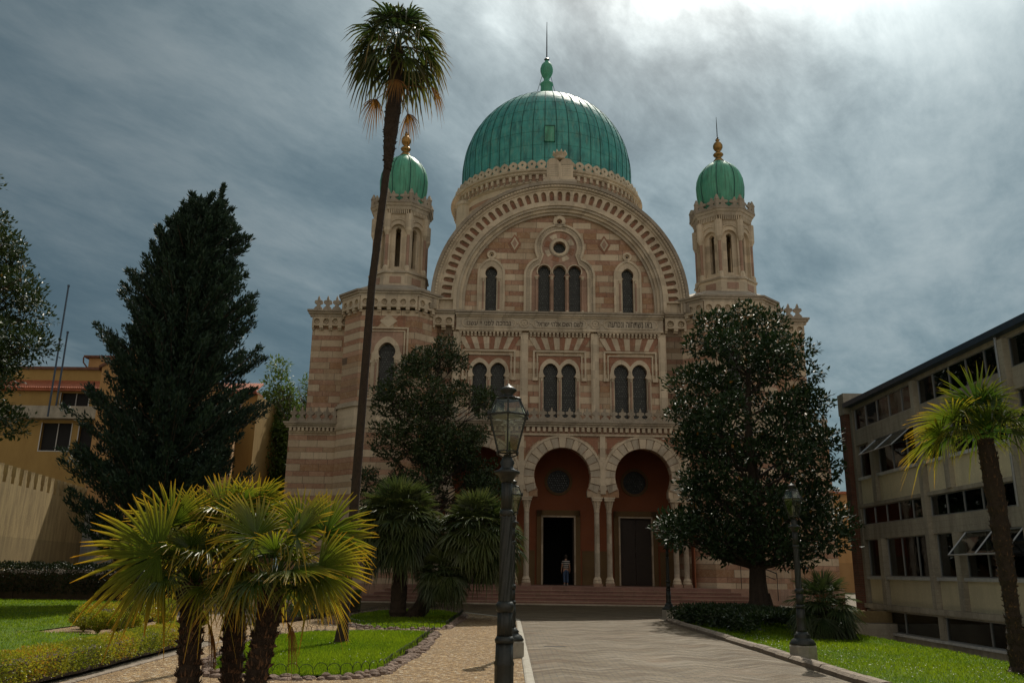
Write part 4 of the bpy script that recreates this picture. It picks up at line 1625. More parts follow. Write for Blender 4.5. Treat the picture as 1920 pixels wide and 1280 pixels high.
# ================================================================== THE GROUND
mb = MB()
mb.sheet([(-900, -60), (900, -60), (900, 1600), (-900, 1600)], 0.0, [[(10.35, 2), (10.35, 33.2), (15.2, 33.2), (15.2, 2)]])
mb.build("ground", 'packed ground', kind='structure')
mb = MB()
mb.sheet([(10.3, 2), (15.3, 2), (15.3, 33.3), (10.3, 33.3)], -1.3)
mb.box(10.2, 10.35, 2, 33.2, -1.3, -0.01)
mb.box(10.2, 15.2, 33.2, 33.4, -1.3, -0.01)
mb.build("sunken_path", 'board concrete', kind='structure')
mb = MB()
mb.sheet([(0.45, -4), (5.66, -4), (5.66, 32.5), (0.45, 32.5)], 0.012)
mb.build("path", 'paving', kind='structure')
mb = MB()
mb.sheet([(-26, 36.5), (-6.5, 36.2), (-4.0, 38.6), (-1.6, 36.2), (-.2, 33.6), (.45, 32.5), (5.66, 32.5), (6.1, 35.4), (9, 36.2), (24, 36.5), (24, 46.6), (-26, 46.6)], 0.008)
mb.build("forecourt", 'paving', kind='structure')
mb = MB()
mb.sheet([(-6.6, -4), (.28, -4), (.28, 32.4), (-.35, 33.5), (-1.7, 36.0), (-4, 38.3), (-6.4, 36.0), (-12.3, 29.5), (-12.1, 22.5), (-7.5, 21.2), (-6.6, 20.5)], 0.016)
mb.build("gravel_path", 'gravel', kind='structure')


def kerb(mb, pts, w_, h, jit=0.0, seg=0.8, rnd_=0.03):
    """a line of kerb stones with rounded backs"""
    P = [Vector(p) for p in pts]
    for a, b in zip(P, P[1:]):
        L = (b - a).length
        n = max(1, round(L / seg))
        d = (b - a) / n
        t = d.normalized()
        nn = Vector((-t.y, t.x))
        for i in range(n):
            p = a + d * i + t * .006
            q = a + d * (i + 1) - t * .006
            prof = [(-w_ / 2, -0.02), (-w_ / 2, h * .6), (-w_ * .3, h * .93), (0, h), (w_ * .3, h * .93), (w_ / 2, h * .6), (w_ / 2, -.02)]
            dh = random.uniform(-jit, jit)
            do = random.uniform(-jit, jit)
            vs = [(e.x + nn.x * (k[0] + do), e.y + nn.y * (k[0] + do), k[1] + (dh if k[1] > 0 else 0)) for e in (p, q) for k in prof]
            m_ = len(prof)
            mb.add(vs, [(k, k + 1, m_ + k + 1, m_ + k)[::-1] for k in range(m_ - 1)] + [tuple(range(m_)), tuple(reversed(range(m_, 2 * m_)))])


mb = MB()
kerb(mb, [(5.79, -2), (5.79, 12), (5.79, 24), (5.80, 31.2), (5.95, 32.6), (6.4, 33.6), (7.4, 34.6), (9.5, 35.4)], .26, .15, .012, .85)
mb.build("kerb", 'kerb stone', kind='structure')
mb = MB()
kerb(mb, [(.365, -2), (.365, 31.6), (.2, 32.6), (-.4, 33.7), (-1.7, 36.2)], .15, .035, .003, 1.1)
mb.build("kerb", 'plinth stone', kind='structure')
mb = MB()
kerb(mb, [(-6.30, 8), (-6.42, 13.4), (-6.62, 20.6)], .10, .05, .002, 1.2)
mb.build("kerb", 'kerb stone', kind='structure')
mb = MB()
for (x, y_, s_) in ((1.05, 20.8, .34),):
    mb.box(x - .2, x + .32, y_ - .05, y_ + .05, .013, .019)
mb.build("drain_slot", 'iron', label="short dark iron drain slot set into the stone path", cat="drain")


# ------------------------------------------------------------------ lawns
def inpoly(x, y, poly):
    ins = np.zeros(len(x), bool)
    n = len(poly)
    for i in range(n):
        x0, y0 = poly[i]
        x1, y1 = poly[(i + 1) % n]
        c = ((y0 > y) != (y1 > y)) & (x < (x1 - x0) * (y - y0) / (y1 - y0 + 1e-12) + x0)
        ins ^= c
    return ins


def lawn(poly, z, blades, name="lawn", hmin=.035, hmax=.085, near=10, daisies=0, avoid=()):
    mb = MB()
    mb.mat(0).sheet(poly, z)
    # soft uneven rim
    xs = [p[0] for p in poly]; ys = [p[1] for p in poly]
    n = blades * 3
    x = rng.uniform(min(xs), max(xs), n)
    t = rng.random(n)
    y = min(ys) + (max(ys) - min(ys)) * t ** 1.5
    ok = inpoly(x, y, poly)
    x, y = x[ok][:blades], y[ok][:blades]
    d = np.hypot(x, y)
    sc = np.clip(d / 16, .8, 2.2)
    n = len(x)
    patch = np.sin(x * 1.7 + 1.3 * np.sin(y * .9)) * .5 + np.sin(y * 1.3 + x * .6) * .5
    h = rng.uniform(hmin, hmax, n) * (1 + .35 * patch)
    dirs = np.stack([rng.normal(0, .55, n), rng.normal(0, .55, n), np.ones(n)], 1)
    a = rng.uniform(0, 2 * math.pi, n)
    nr = np.stack([np.cos(a), np.sin(a), np.zeros(n)], 1)
    rv = np.clip(.5 + .25 * patch + rng.normal(0, .25, n), 0, 1)
    mb.mat(1).leaves(np.stack([x, y, np.full(n, z - .005)], 1), dirs, nr, h, .012 * sc, rv, 0.1)
    if daisies:
        m_ = daisies
        cxs = rng.uniform(min(xs), max(xs), 14); cys = rng.uniform(min(ys), max(ys), 14)
        k = rng.integers(0, 14, m_)
        dx_ = cxs[k] + rng.normal(0, .9, m_); dy_ = cys[k] + rng.normal(0, .9, m_)
        ok = inpoly(dx_, dy_, poly)
        dx_, dy_ = dx_[ok], dy_[ok]
        m_ = len(dx_)
        for q in range(3):
            a = rng.uniform(0, math.pi, m_)
            dd = np.stack([np.cos(a), np.sin(a), rng.normal(0.1, .2, m_)], 1)
            pp = np.stack([dx_, dy_, np.full(m_, z + .085)], 1) - dd * .014
            mb.mat(2).leaves(pp, dd, np.tile([0, 0, 1.0], (m_, 1)), .03, .016, None, 0)
    return mb.build(name, ['lawn ground', 'grass blade', 'daisy petal'], kind='structure')


lawn([(5.92, 3), (10.34, 3), (10.34, 33.1), (9.6, 34.8), (7.5, 34.3), (6.55, 33.4), (6.05, 32.4), (5.93, 31)], .03, 90000, daisies=900)
lawn([(-6.9, 8.5), (-7.15, 13.5), (-7.4, 18.0), (-7.7, 21.4), (-12.2, 22.7), (-12.4, 30), (-16, 42.5), (-32, 43), (-34, 20), (-20, 8)], .03, 110000, hmin=.04, hmax=.1)
BED1 = [(-2.0, 23.9), (-2.12, 15.2), (-2.5, 14.5), (-3.6, 14.2), (-4.7, 14.5), (-5.35, 16.5), (-5.75, 20), (-5.7, 22.4), (-5.1, 23.7), (-3.7, 24.3), (-2.4, 24.3)]
BED2 = [(-1.85, 26.4), (-1.8, 34.4), (-2.6, 36.6), (-4.0, 37.6), (-5.3, 36.2), (-5.6, 32), (-5.5, 28.4), (-4.3, 26.2), (-2.9, 25.4)]
lawn(BED1, .05, 60000, hmin=.045, hmax=.10, daisies=90)
lawn(BED2, .05, 16000, hmin=.04, hmax=.09)


def hoops(poly, label, off=0.06):
    P = [Vector(p) for p in poly] + [Vector(poly[0])]
    c = sum(P[:-1], Vector((0, 0))) / (len(P) - 1)
    tot = sum((b - a).length for a, b in zip(P, P[1:]))
    n = round(tot / .21)
    pts = []
    for i in range(n + 1):
        s_ = tot * i / n
        for a, b in zip(P, P[1:]):
            L = (b - a).length
            if s_ <= L or (a, b) == (P[-2], P[-1]):
                q = a + (b - a) * min(1, s_ / L)
                break
            s_ -= L
        q = q + (q - c).normalized() * off
        pts.append(q)
    mb = MB()
    for a, b in zip(pts, pts[1:]):
        dj = random.uniform(-.01, .01)
        ln = Vector((random.uniform(-.012, .012), random.uniform(-.012, .012)))
        a3, b3 = Vector((a.x, a.y, 0)), Vector((b.x, b.y, 0))
        mb.tube([a3 + Vector((0, 0, -.02)), a3 + Vector((ln.x, ln.y, .15))], .006, 5)
        arc = []
        m3 = (a3 + b3) / 2
        hv = (b3 - a3) / 2
        for k in range(8):
            t = math.pi * k / 7
            arc.append(m3 - hv * math.cos(t) + Vector((ln.x, ln.y, .14 + (.095 + dj) * math.sin(t))))
        mb.tube(arc, .005, 4, cap=False)
    return mb.build("hoop_fence", 'iron', label=label, cat="garden fence", group="low iron hoop fences round the lawn beds")


hoops(BED1, "low iron hoop fence round the nearer oval lawn bed")
hoops(BED2, "low iron hoop fence round the farther bed under the bushy fan palms")


def rocks(poly, label, w_=.16, h=.1, spacing=.17, rows=2):
    P = [Vector(p) for p in poly] + [Vector(poly[0])]
    c = sum(P[:-1], Vector((0, 0))) / (len(P) - 1)
    mb = MB()
    for a, b in zip(P, P[1:]):
        L = (b - a).length
        n = max(1, int(L / spacing))
        for i in range(n):
            for r_ in range(rows):
                q = a + (b - a) * ((i + random.random() * .6) / n)
                q = q + (q - c).normalized() * (.13 + .13 * r_ + random.uniform(-.03, .03))
                s_ = random.uniform(.75, 1.25)
                ph = random.random() * 6
                f1 = random.uniform(.7, 1.3)
                hh = h * random.uniform(.6, 1.3) * (1 if r_ == 0 else .7)
                ww = w_ * s_ * .6
                mb.lathe([(ww * .9, -.03), (ww, hh * .3), (ww * .8, hh * .75), (ww * .35, hh)], 7, q.x, q.y, ph,
                         fn=lambda an, z: 1 + .22 * math.sin(2 * an * f1 + ph) + .12 * math.sin(5 * an + ph * 2 + z * 20))
    return mb.build("stone_edging", 'rock', label=label, cat="stone edging", group="rough stone edgings of the lawn beds")


rocks(BED1, "rough reddish stones edging the nearer oval lawn bed")
rocks(BED2, "rough mossy stones edging the farther bed under the bushy fan palms")


# ------------------------------------------------------------------ hedges and shrubs
def hedge(name, pts, w_, h, n, leafmat, ls, label, cat="hedge", group=None, top_var=.05, z0=0.05, gaps=0.0, core=True):
    """clipped hedge: leaves packed in the outer layer over a twiggy core"""
    P = [Vector(p) for p in pts]
    seglen = [(b - a).length for a, b in zip(P, P[1:])]
    tot = sum(seglen)
    mb = MB()
    mb.mat(1)
    for a, b in zip(P, P[1:]):
        t = (b - a).normalized()
        nn = Vector((-t.y, t.x)) * (w_ / 2 * .72)
        if core:
            L_ = (b - a).length
            k_ = max(2, int(L_ / .35))
            vs = []
            for i in range(k_ + 1):
                c = a + (b - a) * (i / k_)
                hv = h * random.uniform(.74, .86)
                wv = random.uniform(.85, 1.05)
                for (s_, z) in ((-1, z0), (-1, hv * .9), (-.6, hv), (.6, hv), (1, hv * .9), (1, z0)):
                    vs.append((c.x + nn.x * s_ * wv, c.y + nn.y * s_ * wv, z))
            fs = []
            for i in range(k_):
                for j in range(5):
                    fs.append((6 * i + j, 6 * i + j + 1, 6 * i + 7 + j, 6 * i + 6 + j))
            fs += [(0, 1, 2, 3, 4, 5), tuple(range(6 * k_ + 5, 6 * k_ - 1, -1))]
            mb.add(vs, fs)
    u = rng.random(n) * tot
    cum = np.cumsum([0] + seglen)
    idx = np.clip(np.searchsorted(cum, u) - 1, 0, len(seglen) - 1)
    A = np.array([[p.x, p.y] for p in P])
    D = (A[1:] - A[:-1]) / np.array(seglen)[:, None]
    base = A[idx] + D[idx] * (u - cum[idx])[:, None]
    N = np.stack([-D[idx][:, 1], D[idx][:, 0]], 1)
    # superellipse cross-section, mostly on the surface
    th = rng.uniform(-.45, math.pi + .45, n)
    cx_, cz_ = np.cos(th), np.sin(th)
    k = (np.abs(cx_) ** 4 + np.abs(cz_) ** 4) ** -.25
    depth = 1 - np.abs(rng.normal(0, .14, n))
    lump = 1 + top_var * (np.sin(u * 5.1) + .7 * np.sin(u * 11.7 + th * 2) + .5 * np.sin(u * 23 + th * 5))
    off = cx_ * k * w_ / 2 * depth * lump
    z = z0 + (h - z0) * (.42 + .58 * cz_ * k * depth * lump)
    z = np.maximum(z, z0 + rng.random(n) * .1)
    pos = np.stack([base[:, 0] + N[:, 0] * off, base[:, 1] + N[:, 1] * off, z], 1)
    outn = np.stack([N[:, 0] * cx_, N[:, 1] * cx_, cz_ + .3], 1)
    dirs = outn + rng.normal(0, .7, (n, 3))
    nr = np.cross(dirs, rng.normal(0, 1, (n, 3)))
    rv = np.clip(.45 + .3 * np.sin(u * 2.3) + rng.normal(0, .3, n), 0, 1)
    mb.mat(0).leaves(pos, dirs, nr, rng.uniform(.7, 1.4, n) * ls, rng.uniform(.45, .7, n) * ls, rv)
    return mb.build(name, [leafmat, 'soil'], label=label, cat=cat, group=group)


def shrub(x, y, r, h, n, leafmat, ls, label, group=None, z0=0.02, name="shrub"):
    mb = MB()
    for k in range(7):
        a = random.uniform(0, 6.28)
        rr = r * random.uniform(.2, .6)
        mb.mat(1).tube([(x, y, 0), (x + rr * .4 * math.cos(a), y + rr * .4 * math.sin(a), h * .4), (x + rr * math.cos(a), y + rr * math.sin(a), h * .8)], [.012, .008, .004], 5)
    v = rng.normal(0, 1, (n, 3))
    v /= np.linalg.norm(v, axis=1, keepdims=True)
    d = 1 - np.abs(rng.normal(0, .22, n))
    lump = 1 + .12 * np.sin(v[:, 0] * 5 + v[:, 2] * 4) + .1 * np.sin(v[:, 1] * 7 + x)
    pos = np.stack([x + v[:, 0] * r * d * lump, y + v[:, 1] * r * d * lump, z0 + h * (.55 + .45 * v[:, 2] * d * lump)], 1)
    wide = np.clip((pos[:, 2] - z0) / (h * .4), .45, 1)
    pos[:, 0] = x + (pos[:, 0] - x) * wide
    pos[:, 1] = y + (pos[:, 1] - y) * wide
    dirs = v + np.array([0, 0, .6]) + rng.normal(0, .6, (n, 3))
    nr = np.cross(dirs, rng.normal(0, 1, (n, 3)))
    mb.mat(0).leaves(pos, dirs, nr, rng.uniform(.7, 1.4, n) * ls, rng.uniform(.45, .7, n) * ls, np.clip(rng.normal(.5, .3, n), 0, 1))
    o = empty(name, (0, 0, 0), label=label, cat="shrub", group=group)
    ob = mb.build("foliage", [leafmat, 'bark'], o)
    return o


hedge("box_hedge", [(-7.05, 9.5), (-6.95, 12.5), (-6.98, 15), (-7.15, 18.4), (-7.25, 20.2)], .62, .50, 42000, 'box leaf', .034,
      "long low yellow-green box hedge along the gravel path at bottom left", top_var=.06)
hedge("box_hedge", [(-11.15, 24.0), (-11.3, 27.0), (-11.4, 29.3)], .8, .62, 20000, 'box leaf', .045,
      "short yellow-green box hedge behind the row of small box bushes", top_var=.06)
for k, (x, y, r_, h_) in enumerate(((-11.05, 23.2, .36, .62), (-10.3, 22.4, .26, .56), (-9.85, 22.4, .24, .52), (-9.3, 22.0, .27, .54), (-8.95, 23.3, .24, .5), (-8.55, 24.6, .26, .5))):
    lab = ["fullest dark-sided box bush at the left end of the row on the lawn",
           "small box bush second from the left in the row on the lawn edge",
           "small thin-stemmed box bush third from the left in the row on the lawn edge",
           "small box bush fourth from the left in the row, nearest the long low hedge",
           "small sparse box bush fifth from the left in the row, over bare gravel",
           "small box bush at the right end of the row beside the palm trunks"][k]
    shrub(x, y, r_, h_, 3600, 'box leaf', .042, lab, group="small box bushes on the lawn edge")
hedge("tall_hedge", [(-36, 43.2), (-24, 43.2), (-15.5, 43.4)], 1.5, 1.72, 30000, 'dark hedge leaf', .10, "tall dark clipped hedge in front of the crenellated wall")
hedge("garden_hedge", [(-7.35, 28.2), (-6.95, 31), (-6.75, 33.8)], .9, .82, 15000, 'green hedge leaf', .05, "dark green clipped hedge beside the stone pedestal, behind the foreground palms")
hedge("garden_hedge", [(-9.6, 34.6), (-5.9, 35.3)], .8, .85, 9000, 'green hedge leaf', .06, "clipped hedge running across in front of the left wing of the marble building")
hedge("garden_hedge", [(19.2, 47.5), (25.5, 47.6)], 1.0, 1.5, 8000, 'green hedge leaf', .09, "square clipped hedge between the marble building and the concrete block")
hedge("ivy_bed", [(7.35, 31.6), (8.1, 27.2), (8.3, 25.4)], 3.0, .62, 14000, 'ivy leaf', .10, "dark mound of ivy ground cover at the foot of the right magnolia", cat="ground cover", top_var=.10, core=False)
shrub(22.6, 52.0, 1.3, 3.2, 5000, 'green hedge leaf', .16, "bright leafy bush above the square hedge between the two buildings", name="leafy_bush")


# ------------------------------------------------------------------ broad-leaved trees
def limb(mb, a, b, r0, r1, sag=0.0, n=6, wob=0.1):
    a, b = Vector(a), Vector(b)
    L = (b - a).length
    pts, rad = [], []
    w1 = Vector((random.uniform(-1, 1), random.uniform(-1, 1), random.uniform(-.5, .5))) * wob * L
    for i in range(n + 1):
        t = i / n
        p = a.lerp(b, t) + w1 * math.sin(math.pi * t) + Vector((0, 0, sag * L * math.sin(math.pi * t)))
        pts.append(p)
        rad.append(r0 + (r1 - r0) * t ** .8)
    mb.tube(pts, rad, 7)
    return pts


def broad_tree(name, x, y, trunk_h, envelope, ncl, leaves_per, ls, leafmat, label, r_trunk, cat="tree", group=None, clr=(.5, .85), squash=.75, lean=0, flare=True, gapf=0.0, seed=1, hang=0.0, nmain=5):
    """envelope: list of (z, radius, x offset); foliage in separate clusters on limbs"""
    random.seed(seed)
    r_ = np.random.default_rng(seed)
    root = empty(name, (x, y, 0), label=label, cat=cat, group=group)
    tm = MB()
    zs = [e[0] for e in envelope]
    ztop = zs[-1]
    # trunk
    pts, rad = [], []
    zt = trunk_h + (ztop - trunk_h) * .78
    for i in range(14):
        t = i / 13
        z = zt * t
        f = (1 + 1.1 * math.exp(-z / .35)) if flare else 1
        pts.append((lean * t + .06 * math.sin(z * 1.1 + seed), .06 * math.cos(z * .9), z - (.05 if i == 0 else 0)))
        rad.append(r_trunk * (1 - .75 * t) * f)
    tm.tube(pts, rad, 12)
    if flare:
        for k in range(6):
            a = 6.28 * k / 6 + seed
            tm.tube([(r_trunk * 2.1 * math.cos(a), r_trunk * 2.1 * math.sin(a), -.03), (r_trunk * 1.1 * math.cos(a), r_trunk * 1.1 * math.sin(a), .35), (r_trunk * .7 * math.cos(a), r_trunk * .7 * math.sin(a), 1.0)], [r_trunk * .3, r_trunk * .35, r_trunk * .3], 6)

    def env(z):
        for (z0, r0, o0), (z1, r1, o1) in zip(envelope, envelope[1:]):
            if z0 <= z <= z1:
                t = (z - z0) / (z1 - z0)
                return r0 + (r1 - r0) * t, o0 + (o1 - o0) * t
        return envelope[-1][1], envelope[-1][2]
    cl = []
    tries = 0
    while len(cl) < ncl and tries < ncl * 40:
        tries += 1
        z = r_.uniform(zs[0], ztop)
        er, eo = env(z)
        a = r_.uniform(0, 2 * math.pi)
        rr = er * (r_.uniform(.35, 1.0) ** .5)
        cr = r_.uniform(*clr)
        rr = max(0, rr - cr * .5)
        p = Vector((eo + rr * math.cos(a), rr * math.sin(a), z))
        if r_.random() > (er / max(e[1] for e in envelope)) ** 1.0 + .12:
            continue
        if any((p - q[0]).length < (cr + q[1]) * (.50 + .12 * gapf) for q in cl):
            continue
        cl.append((p, cr))
    lm = MB()
    for p, cr in cl:
        zb = max(trunk_h * .85, min(zt * .97, p.z - .55 * math.hypot(p.x, p.y) - .3))
        t = zb / zt
        a = Vector((lean * t + .06 * math.sin(zb * 1.1 + seed), .06 * math.cos(zb * .9), zb))
        rb = max(.02, r_trunk * (1 - .75 * t) * .34)
        bp = limb(tm, a, p, rb, .015, sag=-.05, wob=.07)
        for q in range(4):
            v = Vector(r_.normal(0, 1, 3)).normalized()
            tm.tube([bp[4], bp[4].lerp(p + v * cr * .7, .5) + Vector((0, 0, .06)), p + v * cr * .7], [.018, .013, .006], 4)
        n = int(leaves_per * (cr / clr[1]) ** 2)
        v = r_.normal(0, 1, (n, 3))
        v /= np.linalg.norm(v, axis=1, keepdims=True)
        d = 1 - np.abs(r_.normal(0, .28, n))
        lump = 1 + .28 * np.sin(v[:, 0] * 4 + p.x * 3) * np.sin(v[:, 2] * 4 + p.z * 5) + .15 * np.sin(v[:, 1] * 9 + p.y)
        rad_ = cr * d * lump
        pos = np.array(p) + v * rad_[:, None] * np.array([1, 1, squash])
        dirs = v * .8 + np.array([0, 0, .35 - hang]) + r_.normal(0, .55, (n, 3))
        nr = np.cross(dirs, np.cross(v + np.array([0, 0, 1.2]), dirs)) + r_.normal(0, .35, (n, 3))
        rv = np.clip(r_.normal(.45, .28, n) + (.15 if p.z > ztop * .6 else 0), 0, .96)
        rv[r_.random(n) < .008] = .99
        lm.leaves(pos, dirs, nr, r_.uniform(.75, 1.25, n) * ls, r_.uniform(.38, .5, n) * ls, rv, .12)
    tm.build("trunk", 'bark', root, True)
    lm.build("crown", leafmat, root)
    return root


broad_tree("magnolia_tree", 9.55, 33.3, 2.3,
           [(2.4, 2.0, .1), (3.1, 3.7, -.2), (4.6, 3.6, .2), (6.6, 3.3, -.1), (8.4, 3.0, -.2), (9.9, 2.7, -.1), (11.0, 2.3, -.1), (11.9, 1.4, .0)],
           78, 800, .22, 'magnolia leaf', "large dark glossy magnolia in front of the right tower of the marble building", .36, clr=(.55, 1.05), seed=3, gapf=1.5)
broad_tree("magnolia_tree", -3.95, 42.0, 3.0,
           [(3.4, 3.6, .3), (5.2, 4.2, .1), (6.6, 3.5, -.05), (7.6, 3.0, 0), (9.0, 3.3, .1), (10.4, 3.0, .0), (11.6, 2.1, .05), (12.6, 1.1, .4)],
           100, 700, .18, 'dry magnolia leaf', "looser brownish-green magnolia in front of the left bay of the marble building", .24, clr=(.45, .9), seed=12)
broad_tree("evergreen_tree", -21.3, 30.0, 4.5,
           [(5.6, 1.8, 0), (7.0, 3.6, .0), (9.2, 4.0, .1), (11.5, 3.6, 0), (13.4, 3.0, -.2), (15.2, 2.0, -.3), (16.6, .9, -.5)],
           150, 560, .19, 'dry magnolia leaf', "tall evergreen tree with brown-tinged leaves cut by the left edge", .4, clr=(.5, .9), seed=5)


def conifer(x, y, H, label, seed=4):
    random.seed(seed)
    r_ = np.random.default_rng(seed)
    root = empty("conifer_tree", (x, y, 0), label=label, cat="tree")
    tm, lm = MB(), MB()
    tm.tube([(0, 0, -.05), (.05, 0, 3), (.15, .1, 8), (.2, 0, H * .9)], [.42, .34, .24, .05], 10)
    leaders = [(0, 0, 0, H * .8, 1.0), (-1.6, .3, 3, H * .88, .6), (.95, -.2, 3, H, .8), (-.3, .2, 4, H * .93, .7)]
    for k in range(470):
        z = 1.2 + (H - 2.6) * (k / 469) ** 1.0
        t = z / H
        er = (3.35 * (1 - t ** 2.6) + .35) * (1 + .13 * math.sin(k * 2.4) + .10 * math.sin(z * 2.1))
        if z < 3.5:
            er *= .78 + .06 * z
        a = k * 2.399 + random.uniform(-.4, .4)
        er *= 1 - .16 * math.cos(a) * (1 - t)
        up = er * (.42 + .35 * t + random.uniform(-.12, .25))
        r_e = er * random.uniform(.62, 1.16)
        bx = .35 * t
        a0_ = Vector((bx * .3, 0, z))
        e = Vector((bx * 1.4 + r_e * math.cos(a), r_e * math.sin(a), min(H * 1.0, z + up)))
        m_ = a0_.lerp(e, .55) + Vector((0, 0, -up * .25))
        tm.tube([a0_, m_, e], [.045, .03, .01], 5)
        n = 330
        s_ = r_.random(n) ** .6
        p = (np.array(a0_)[None] * ((1 - s_) ** 2)[:, None] + 2 * np.array(m_ * 1.0)[None] * (s_ * (1 - s_))[:, None] + np.array(e)[None] * (s_ ** 2)[:, None])
        wd = .16 + .62 * s_ * (1.12 - s_) * 1.9 * (er / 4)
        p = p + r_.normal(0, 1, (n, 3)) * (wd * .30)[:, None] * np.array([1, 1, .75])
        dv = np.array(e - m_); dv /= np.linalg.norm(dv)
        dirs = dv[None] * .8 + r_.normal(0, .5, (n, 3)) + np.array([0, 0, .45])
        lm.leaves(p, dirs, r_.normal(0, 1, (n, 3)), r_.uniform(.14, .34, n), r_.uniform(.05, .10, n), np.clip(r_.normal(.4, .25, n), 0, 1), .1)
    # leading shoots at the top
    for (lx, ly, z0, z1, rr) in leaders:
        n = 2600
        s_ = r_.random(n)
        zz = z0 + (z1 - z0) * (.55 + .45 * s_)
        w_ = rr * (1 - s_) ** .8 * .62 + .05
        p = np.stack([lx + .3 * s_ + r_.normal(0, 1, n) * w_ * .45, ly + r_.normal(0, 1, n) * w_ * .45, zz], 1)
        dirs = np.stack([(p[:, 0] - lx) * .9, (p[:, 1] - ly) * .9, np.full(n, .9)], 1) + r_.normal(0, .4, (n, 3))
        lm.leaves(p, dirs, r_.normal(0, 1, (n, 3)), r_.uniform(.15, .32, n), r_.uniform(.04, .08, n), np.clip(r_.normal(.4, .25, n), 0, 1), .1)
        tm.tube([(lx * .2, ly * .2, z0), (lx, ly, z0 + (z1 - z0) * .5), (lx + .3, ly, z1 * .98)], [.12, .08, .01], 6)
    tm.build("trunk", 'bark', root, True)
    lm.build("crown", 'conifer leaf', root)


conifer(-15.5, 38.0, 19.6, "tall dark conifer with ragged pointed top left of the marble building")

for k, (x, y, h_, r_, sd_, lab) in enumerate(((-21.2, 75, 19.5, 3.6, 21, "leafy green tree far behind, between the orange gable and the marble building"),
                                             (-19.3, 80, 19.0, 3.4, 22, "lighter green tree far behind, right beside the left wing of the marble building"),
                                             (-24.8, 82, 15.5, 3.5, 23, "darker tree far behind, half hidden by the orange gable wall"))):
    broad_tree("background_tree", x, y, 3.5, [(3.6, r_ * .8, 0), (7, r_, 0), (h_ * .62, r_ * .85, 0), (h_ * .85, r_ * .5, 0), (h_, r_ * .15, 0)],
               120, 420, .36, 'background leaf', lab, .3, group="trees far behind the left side", clr=(.8, 1.5), seed=sd_)


def bare_tree(x, y, h, label, seed):
    random.seed(seed)
    tm = MB()

    def grow(p, d, L, r, lv):
        q = p + d * L
        tm.tube([p, p.lerp(q, .5) + Vector((random.uniform(-.05, .05) * L, 0, .02)), q], [r, r * .85, r * .68], 5 if lv < 3 else 3)
        if lv > 6:
            return
        for k in range(2 if lv < 2 else 3):
            nd = (d + Vector((random.uniform(-.6, .6), random.uniform(-.6, .6), random.uniform(-.1, .5)))).normalized()
            grow(q, nd, L * random.uniform(.68, .86), r * .62, lv + 1)
    grow(Vector((0, 0, 0)), Vector((0, 0, 1)), h * .27, .16, 0)
    root = empty("bare_tree", (x, y, 0), label=label, cat="tree")
    tm.build("trunk", 'bark', root)


bare_tree(-16.6, 70, 17.5, "bare twiggy tree top beside the upper left wing of the marble building", 9)


# ------------------------------------------------------------------ palms
def fan(mb, hub, dr, up, rad, spread=200, nseg=34, droop=.25, cup=.12, rv=None, wfac=1.0, split=.42):
    """one fan leaf; dr = direction of its middle segment, up = leaf normal"""
    dr = Vector(dr).normalized()
    up = Vector(up)
    up = (up - dr * up.dot(dr)).normalized()
    side = dr.cross(up)
    rv = random.random() if rv is None else rv
    da = R(spread) / nseg
    ss = (0.0, split, .72, 1.0)
    for i in range(nseg):
        a = -R(spread) / 2 + (i + .5) * da
        c, s_ = math.cos(a), math.sin(a)
        d = dr * c + side * s_
        perp = side * c - dr * s_
        L = rad * (.80 + .20 * math.cos(a * .8)) * random.uniform(.93, 1.05)
        wob = random.uniform(-.06, .06)
        if random.random() < .04:
            continue
        dv = (droop * random.uniform(.6, 1.5)) + (random.uniform(.25, .7) if random.random() < .13 else 0)
        wd = [.004, split * L * math.tan(da / 2) * 1.02 * wfac, split * L * math.tan(da / 2) * .85 * wfac, .0015]
        ring_ = []
        for k, t in enumerate(ss):
            p = hub + d * (L * t) + perp * (wob * L * t * t) + up * (cup * L * t * (1 - t * .6)) + Vector((0, 0, -dv * L * t ** 2.6))
            fold = wd[k] * .85
            ring_.append((p - perp * wd[k] + up * fold, p - up * 0, p + perp * wd[k] + up * fold))
        b = len(mb.v)
        for k, tr in enumerate(ring_):
            for q in tr:
                mb.v.append(tuple(q))
                mb.tip.append(ss[k])
                mb.rnd.append(min(1, max(0, rv + random.uniform(-.07, .07))))
        for k in range(3):
            for j in range(2):
                mb.f.append((b + 3 * k + j, b + 3 * k + j + 1, b + 3 * k + 4 + j, b + 3 * k + 3 + j))
                mb.m.append(mb.mi)


def petiole(mb, a, b, r=.012):
    a, b = Vector(a), Vector(b)
    m_ = a.lerp(b, .5) + Vector((0, 0, .08 * (b - a).length))
    n0 = len(mb.v)
    mb.tube([a, m_, b], [r * 1.5, r, r * .8], 5, cap=False)
    k = len(mb.v) - n0
    mb.tip.extend([0.0] * k)
    mb.rnd.extend([.3] * k)


